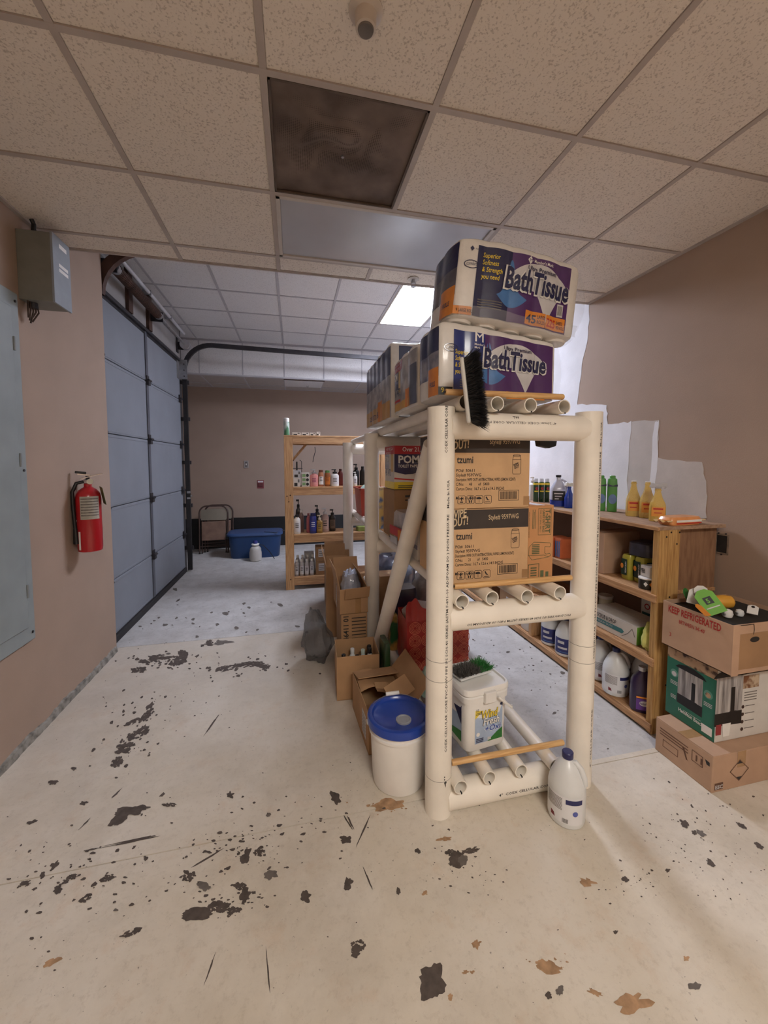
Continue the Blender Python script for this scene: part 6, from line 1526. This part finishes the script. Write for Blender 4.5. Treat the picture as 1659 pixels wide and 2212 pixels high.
MB().tube([(at_y(680, 958, 4.92).x, 4.92, 1.72), (at_y(681, 970, 4.92).x, 4.92, 1.66), (at_y(677, 990, 4.92).x, 4.92, 1.58), (at_y(676, 1000, 4.92).x, 4.92, 1.53)], .004, 6).build('hanging_cord', BLACKP, bs)
def bx(px, y): return at_y(px, 1000, y).x
def bottle(label, px, y, k, wpx, hpx, body, cap, kind='plain', lab=None, flat=.7, txt=None, cat='bottle', grp=None):
    s_ = y * 1.03 / F_PX
    return small_bottle('toiletry_bottle', label, (bx(px, y), y, BZ[k] + e), wpx * s_ / 2, hpx * s_, body, cap, kind, flat, grp or ('bottles on the pine shelf'), 0, lab, cat, txt)
PINK = mat('pink_plastic', (216, 140, 134), .4, .05, 9, coat=.2); GOLD = mat('amber_plastic', (150, 84, 36), .3, .1, 9, coat=.3)
BLUEB = mat('navy_plastic', (40, 48, 120), .35, .05, 9, coat=.2); WB = WHITEPL
bottle('pink lotion bottle with grey pump on the upper pine shelf', 678, 4.80, 2, 17, 36, PINK, STEEL, 'pump', mat('pink_label', (222, 150, 146), .5, .05), txt=mat('magenta', (170, 70, 110), .5, .05))
bottle('tan body wash bottle with white label on the upper pine shelf', 693, 4.80, 2, 12, 34, mat('caramel', (168, 108, 76), .35, .08, coat=.3), mat('brown_cap', (110, 62, 44), .4, .05), 'tottle', WHITEP)
bottle('amber bottle with green cap on the upper pine shelf', 707, 4.80, 2, 13, 33, GOLD, mat('green_cap', (86, 130, 74), .4, .05), 'tottle', mat('amber_label', (206, 120, 48), .4, .06), txt=mat('dark_amber', (120, 50, 20), .5, .05))
bottle('white lotion bottle with black pump on the upper pine shelf', 723, 4.80, 2, 17, 36, WB, BLACKP, 'pump', mat('pale_label', (224, 222, 226), .5, .03), txt=FAINT)
bottle('dark red bottle behind the white lotion bottle', 735, 4.92, 2, 11, 35, mat('dark_red_pl', (120, 40, 34), .35, .08, coat=.2), mat('dark_red_cap', (96, 32, 30), .4, .05))
bottle('tall black pump bottle between the rack posts', 769, 4.90, 2, 14, 46, BLACKP, BLACKP, 'pump'); bottle('small white pump bottle before the black bottle', 767, 4.79, 2, 9, 30, WB, WB, 'pump', MATS['pale_label'])
bottle('black bottle with dark cap next to the tall black pump', 783, 4.92, 2, 12, 40, BLACKP, BLACKP)
def tiny_box(label, px0, px1, y, z, hpx, m, deco=0):
    s_ = y * 1.03 / F_PX; x0, x1 = bx(px0, y - .05), bx(px1, y - .05); h_ = hpx * s_
    t, fr, fl, x, yy, hz = carton('product_box', label, ((x0 + x1) / 2, y, z), (x1 - x0, .10, h_), m=m, tape=False, group='small boxes on the pine shelf')
    if deco == 1:
        patch(fr, -x * .7, x * .2, h_ * .1, h_ * .45, BLACKP, t, 'black_print'); patch(fr, x * .3, x * .8, h_ * .5, h_ * .85, FAINT, t, 'grey_print')
    elif deco == 2:
        bars(fr, [(-x * .8, x * .0, h_ * (.1 + .3 * k), h_ * (.3 + .3 * k)) for k in range(3)], mat('sage', (130, 166, 110), .5, .05), t, 'green_print')
        for k in range(3): shape(fr, disc_pts(x * .5, h_ * (.18 + .31 * k), x * .38, h_ * .11), BLACKP, t, 'round_print')
    elif deco == 3: patch(fr, -x * .6, x * .6, h_ * .2, h_ * .75, SILVERP, t, 'shipping_label'); bars(fr, [(-x * .5, x * .5, h_ * (.3 + .12 * k), h_ * (.36 + .12 * k)) for k in range(3)], FAINT, t, 'small_print')
    return h_
WBD = mat('white_board', (214, 206, 196)); GBD = mat('grey_board', (190, 190, 192), .6, .04)
h1 = tiny_box('white product box with black print next to the pine upright', 633, 648, 4.80, BZ[2] + e, 18, WBD, 1)
tiny_box('upper white product box stacked on another by the pine upright', 633, 650, 4.81, BZ[2] + e + h1 + .001, 15, GBD, 1)
tiny_box('white box with green and black round prints beside the pink bottle', 651, 668, 4.80, BZ[2] + e, 29, WBD, 2)
t = T('wire_caddy', 'small dark wire caddy behind the white product boxes', 'rack', (bx(641, 5.02), 5.02, BZ[2] + e))
b = MB()
for s_ in (-.06, .06): b.tube([(s_, 0, 0), (s_, 0, .30), (s_ * .6, 0, .32)], .004, 6)
b.build('side_wire', DARKST, t)
MB().box(-.07, .07, -.004, .004, .21, .218).build('cross_wire', DARKST, t); MB().box(-.01, .01, -.01, .01, 0, .3).build('dark_bar', BLACKP, t)
# middle
bottle('white bottle with black cap and dark logo at the front of the shelf', 640, 4.79, 1, 14, 40, WB, BLACKP, 'plain', MATS['pale_label'])
bottle('tall dark pump bottle behind the white bottle', 643, 5.0, 1, 11, 66, DARKB, BLACKP, 'pump'); bottle('clear brown bottle with white wide cap', 649, 4.92, 1, 11, 46, mat('brown_clear', (128, 98, 90), .3, .08, coat=.3), WB)
bottle('small pink bottle beside the navy bottle', 665, 4.86, 1, 9, 40, mat('rose_pl', (176, 96, 102), .4, .06), mat('rose_cap', (140, 70, 76), .4, .05)); bottle('navy blue bottle with white text on the lower pine shelf', 675, 4.80, 1, 15, 42, BLUEB, mat('navy_dark_cap', (26, 32, 80), .4, .05), 'tottle', mat('navy_lab', (48, 58, 140), .4, .05), txt=WHITEP)
bottle('gold body wash bottle with pale pump', 689, 4.80, 1, 13, 38, mat('gold_clear', (150, 116, 56), .3, .1, coat=.3), mat('pale_cap', (200, 186, 160), .4, .05), 'pump', mat('gold_lab', (176, 140, 72), .4, .06)); bottle('black pump bottle behind the gold bottle', 684, 5.04, 1, 12, 52, BLACKP, BLACKP, 'pump')
bottle('clear pink patterned lotion bottle on the lower pine shelf', 701, 4.88, 1, 16, 50, mat('pinkish_clear', (186, 160, 154), .3, .08, coat=.3), CLEARPL, 'pump', mat('pale_pink_lab', (206, 180, 172), .5, .06), txt=DARKB)
bottle('dark brown pump bottle with tan label on the lower pine shelf', 717, 4.92, 1, 13, 46, DARKB, BLACKP, 'pump', mat('tan_lab', (120, 100, 86), .5, .06))
t, fr, fl = soft_pack('green_pack', 'pale green soft pack lying on the lower pine shelf', (bx(783, 4.86), 4.86, BZ[1] + e), (.16, .14, .06), 0, mat('pale_green_pack', (150, 168, 90), .5, .1, 14, .3, 30))
# bottom
for r_ in range(2):
    for k in range(4):
        px_ = 638 + 11 * k + (2 if r_ else 0); y_ = 4.80 + .10 * r_
        t = small_bottle('hand_gel_bottle', ('small clear bottle with white flip cap in the front row of four', 'small clear bottle with white flip cap in the back row of four')[r_], (bx(px_, y_), y_, BZ[0] + e), .028, .20 + .03 * r_, mat('clear_grey', (176, 170, 170), .25, .08, coat=.4), WHITEPL, 'plain', 1.0, 'clear bottles on the bottom pine shelf', lab=SILVERP)
def brown(label, px0, px1, y, z, hpx, d=.16, m=KRAFTD, deco=3):
    s_ = y * 1.03 / F_PX; x0, x1 = bx(px0, y - d / 2), bx(px1, y - d / 2); h_ = hpx * s_
    t, fr, fl, x, yy, hz = carton('small_brown_carton', label, ((x0 + x1) / 2, y, z), (x1 - x0, d, h_), m=m, tape=False, group='cartons on the bottom pine shelf')
    if deco: patch(fr, -x * .5, x * .6, h_ * .3, h_ * .85, SILVERP, t, 'shipping_label'); bars(fr, [(-x * .4, x * .5, h_ * (.4 + .12 * k), h_ * (.45 + .12 * k)) for k in range(3)], FAINT, t, 'small_print')
    return h_
h1 = brown('small labelled brown carton, lower of a stacked pair', 680, 704, 4.86, BZ[0] + e, 28); brown('small labelled brown carton, upper of a stacked pair', 680, 703, 4.86, BZ[0] + e + h1 + .001, 30)
brown('plain dark brown carton beside the stacked pair', 706, 742, 4.88, BZ[0] + e, 60, .2, mat('dark_cardboard', (128, 90, 58), .85, .08), 0)
h1 = brown('small white topped carton behind the clear bottles', 655, 676, 5.0, BZ[0] + e, 40, .1, GBD, 0)
# top
t = T('spray_can', 'green and white aerosol can on top of the pine shelf', 'can', (bx(620, 4.78), 4.78, BZ[3] + e)); MB().lathe([(.03, 0), (.034, .004), (.034, .15), (.03, .162)], 22).build('can', mat('green_white_can', (72, 120, 84), .35, 0, 9, rgb2=(200, 206, 200), stretch=(1, 1, .4), cut=(.45, .55)), t, smooth=True); MB().lathe([(.032, .158), (.032, .195), (.028, .20)], 20).build('cap', WHITEP, t, smooth=True)
for k, (a, c) in enumerate(((632, 650), (652, 668), (670, 682), (684, 692))):
    tiny_box(('flat white pack with grey print on the pine shelf top beside the can', 'flat white pack lying between two packs on the pine shelf top', 'flat pack with pinkish print on the pine shelf top', 'tiny white tub on the pine shelf top')[k], a, c, 4.82, BZ[3] + e, 6 if k != 3 else 8, WBD, 1)

# ================================================================ FAR CORNER
tx0 = at_z(492, 1208, 0); BLUE = mat('blue_tote', (28, 60, 106), .45, .05, 6)
t = T('storage_tote', 'blue plastic storage tote with lid against the far wall', 'tote', (-.63, 6.72, 0), rz=R(1))
b = MB(); a0, c0, a1, c1, hh = .37, .22, .41, .25, .37
N = 40
b.lathe([(.9, 0), (.92, .01), (1.0, hh)], N, sx=a1, sy=c1, pw=.35); b.build('tub', BLUE, t, smooth=True)
MB().lathe([(1.0, hh - .015), (1.06, hh - .01), (1.06, hh + .015), (1.02, hh + .03), (.9, hh + .035), (.1, hh + .035)], N, sx=a1, sy=c1, pw=.35).build('lid', mat('blue_tote_lid', (46, 74, 120), .45, .05, 6), t, smooth=True)
b = MB()
for s_ in (-1, 1): b.box(s_ * .44 - .02, s_ * .44 + .02, -.06, .06, hh - .08, hh + .02)
b.build('latch', BLACKP, t)
MB().obox((.25, -.24, hh + .037), (.22, .012, .006), (0, R(4), R(-18))).build('black_strap', BLACKP, t)
p = at_z(552, 1212, 0)
t = T('pump_sprayer', 'white translucent pump sprayer bottle before the blue tote', 'sprayer', (p.x, p.y + .03, 0))
MB().lathe([(.07, 0), (.085, .01), (.092, .04), (.092, .13), (.085, .16), (.085, .19), (.06, .225), (.04, .235), (.04, .25)], 26).build('tank', mat('cloudy_white', (186, 182, 176), .4, .05, 8), t, smooth=True)
MB().lathe([(.055, .245), (.06, .25), (.06, .265), (.045, .27)], 22).build('collar', WHITEPL, t, smooth=True); MB().lathe([(.03, .268), (.035, .275), (.035, .30), (.028, .315), (.008, .32)], 20).build('pump_knob', BLUEB, t, smooth=True)
MB().tube([(.04, -.02, .26), (.12, -.03, .24), (.2, -.02, .15), (.26, .0, .05), (.28, .02, .012)], .006, 8).build('hose', BLACKP, t, smooth=True)
CHB = mat('chair_brown_steel', (74, 56, 50), .45, .08, 9, coat=.1); SEAT = mat('chair_beige_panel', (140, 114, 98), .5, 0, 7, rgb2=(112, 86, 74), coat=.1)
def folding_chair(label, loc, lean):
    t = T('folding_chair', label, 'chair', loc, rx=lean, group='folded steel chairs')
    w_, h_ = .225, .80
    U = [(-w_, 0, 0.012), (-w_, 0, .62)] + [(-w_ + .12 * (1 - math.cos(R(a))), 0, .68 + .12 * math.sin(R(a))) for a in range(0, 91, 15)] + [(w_ - .12 * (1 - math.cos(R(a))), 0, .68 + .12 * math.sin(R(a))) for a in range(90, -1, -15)] + [(w_, 0, .62), (w_, 0, .012)]
    MB().tube(U, .0125, 10).build('frame_tube', CHB, t, smooth=True)
    for s_ in (-1, 1):
        MB().tube([(s_ * (w_ - .035), .03, .012), (s_ * (w_ - .035), .03, .55)], .011, 10).build('rear_leg', CHB, t, smooth=True)
        for yy, xx in ((0, w_), (.03, w_ - .035)): MB().cyl((s_ * xx, yy, 0), (s_ * xx, yy, .02), .015, n=10).build('foot_cap', BLACKP, t)
    MB().grid(lambda a, c: Vector((-.2 + .4 * a, .008 - .012 * math.sin(math.pi * a), .56 + .18 * c)), 10, 4).build('backrest', mat('chair_back', (138, 130, 116), .35, .05, 6, coat=.3), t, smooth=True)
    b = MB(); b.box(-.19, .19, -.022, .0, .22, .54); b.build('seat', SEAT, t, bevel=.015)
    MB().cyl((-w_, .0, .12), (w_, 0, .12), .008, n=8).build('stretcher', CHB, t, smooth=True); MB().cyl((-w_ + .035, .03, .17), (w_ - .035, .03, .17), .008, n=8).build('stretcher', CHB, t, smooth=True)
    return t
folding_chair('brown folding chair leaning in front of another by the blue tote', (-1.33, 6.98, 0.0), R(-4))
folding_chair('brown folding chair leaning behind another against the far wall', (-1.27, 7.10, 0.0), R(-5))

# ---------------------------------------------------------------- print belongs to the surface it is printed on
PRINTS = {'label_print', 'small_print', 'barcode', 'barcode_frame', 'lettering', 'lettering_outline', 'handling_mark', 'canister_drawing', 'print_frame', 'print_block',
          'bag_drawing', 'circle_print', 'urn_picture', 'food_picture', 'round_picture', 'round_mark', 'diamond_mark', 'script_mark', 'red_mark', 'oval_mark', 'white_print', 'vertical_print',
          'orange_mark', 'monogram', 'navy_block', 'maroon_mark', 'red_ring', 'teal_stripe', 'grey_swirl', 'round_print', 'black_print', 'grey_print', 'green_print', 'label_lines', 'hang_hole', 'square_mark'}
IDENT = Matrix.Identity(4)
for o in list(col.objects):
    if o.type != 'MESH' or o.parent is None or o.parent.type != 'EMPTY' or o.name.split('.')[0] not in PRINTS: continue
    for nm in ('body', 'wrap', 'card', 'tub', 'cylinder'):
        tg = [c for c in o.parent.children if c.type == 'MESH' and c.name.split('.')[0] == nm and c.matrix_basis == IDENT]
        if tg:
            o.parent = tg[0]
            break
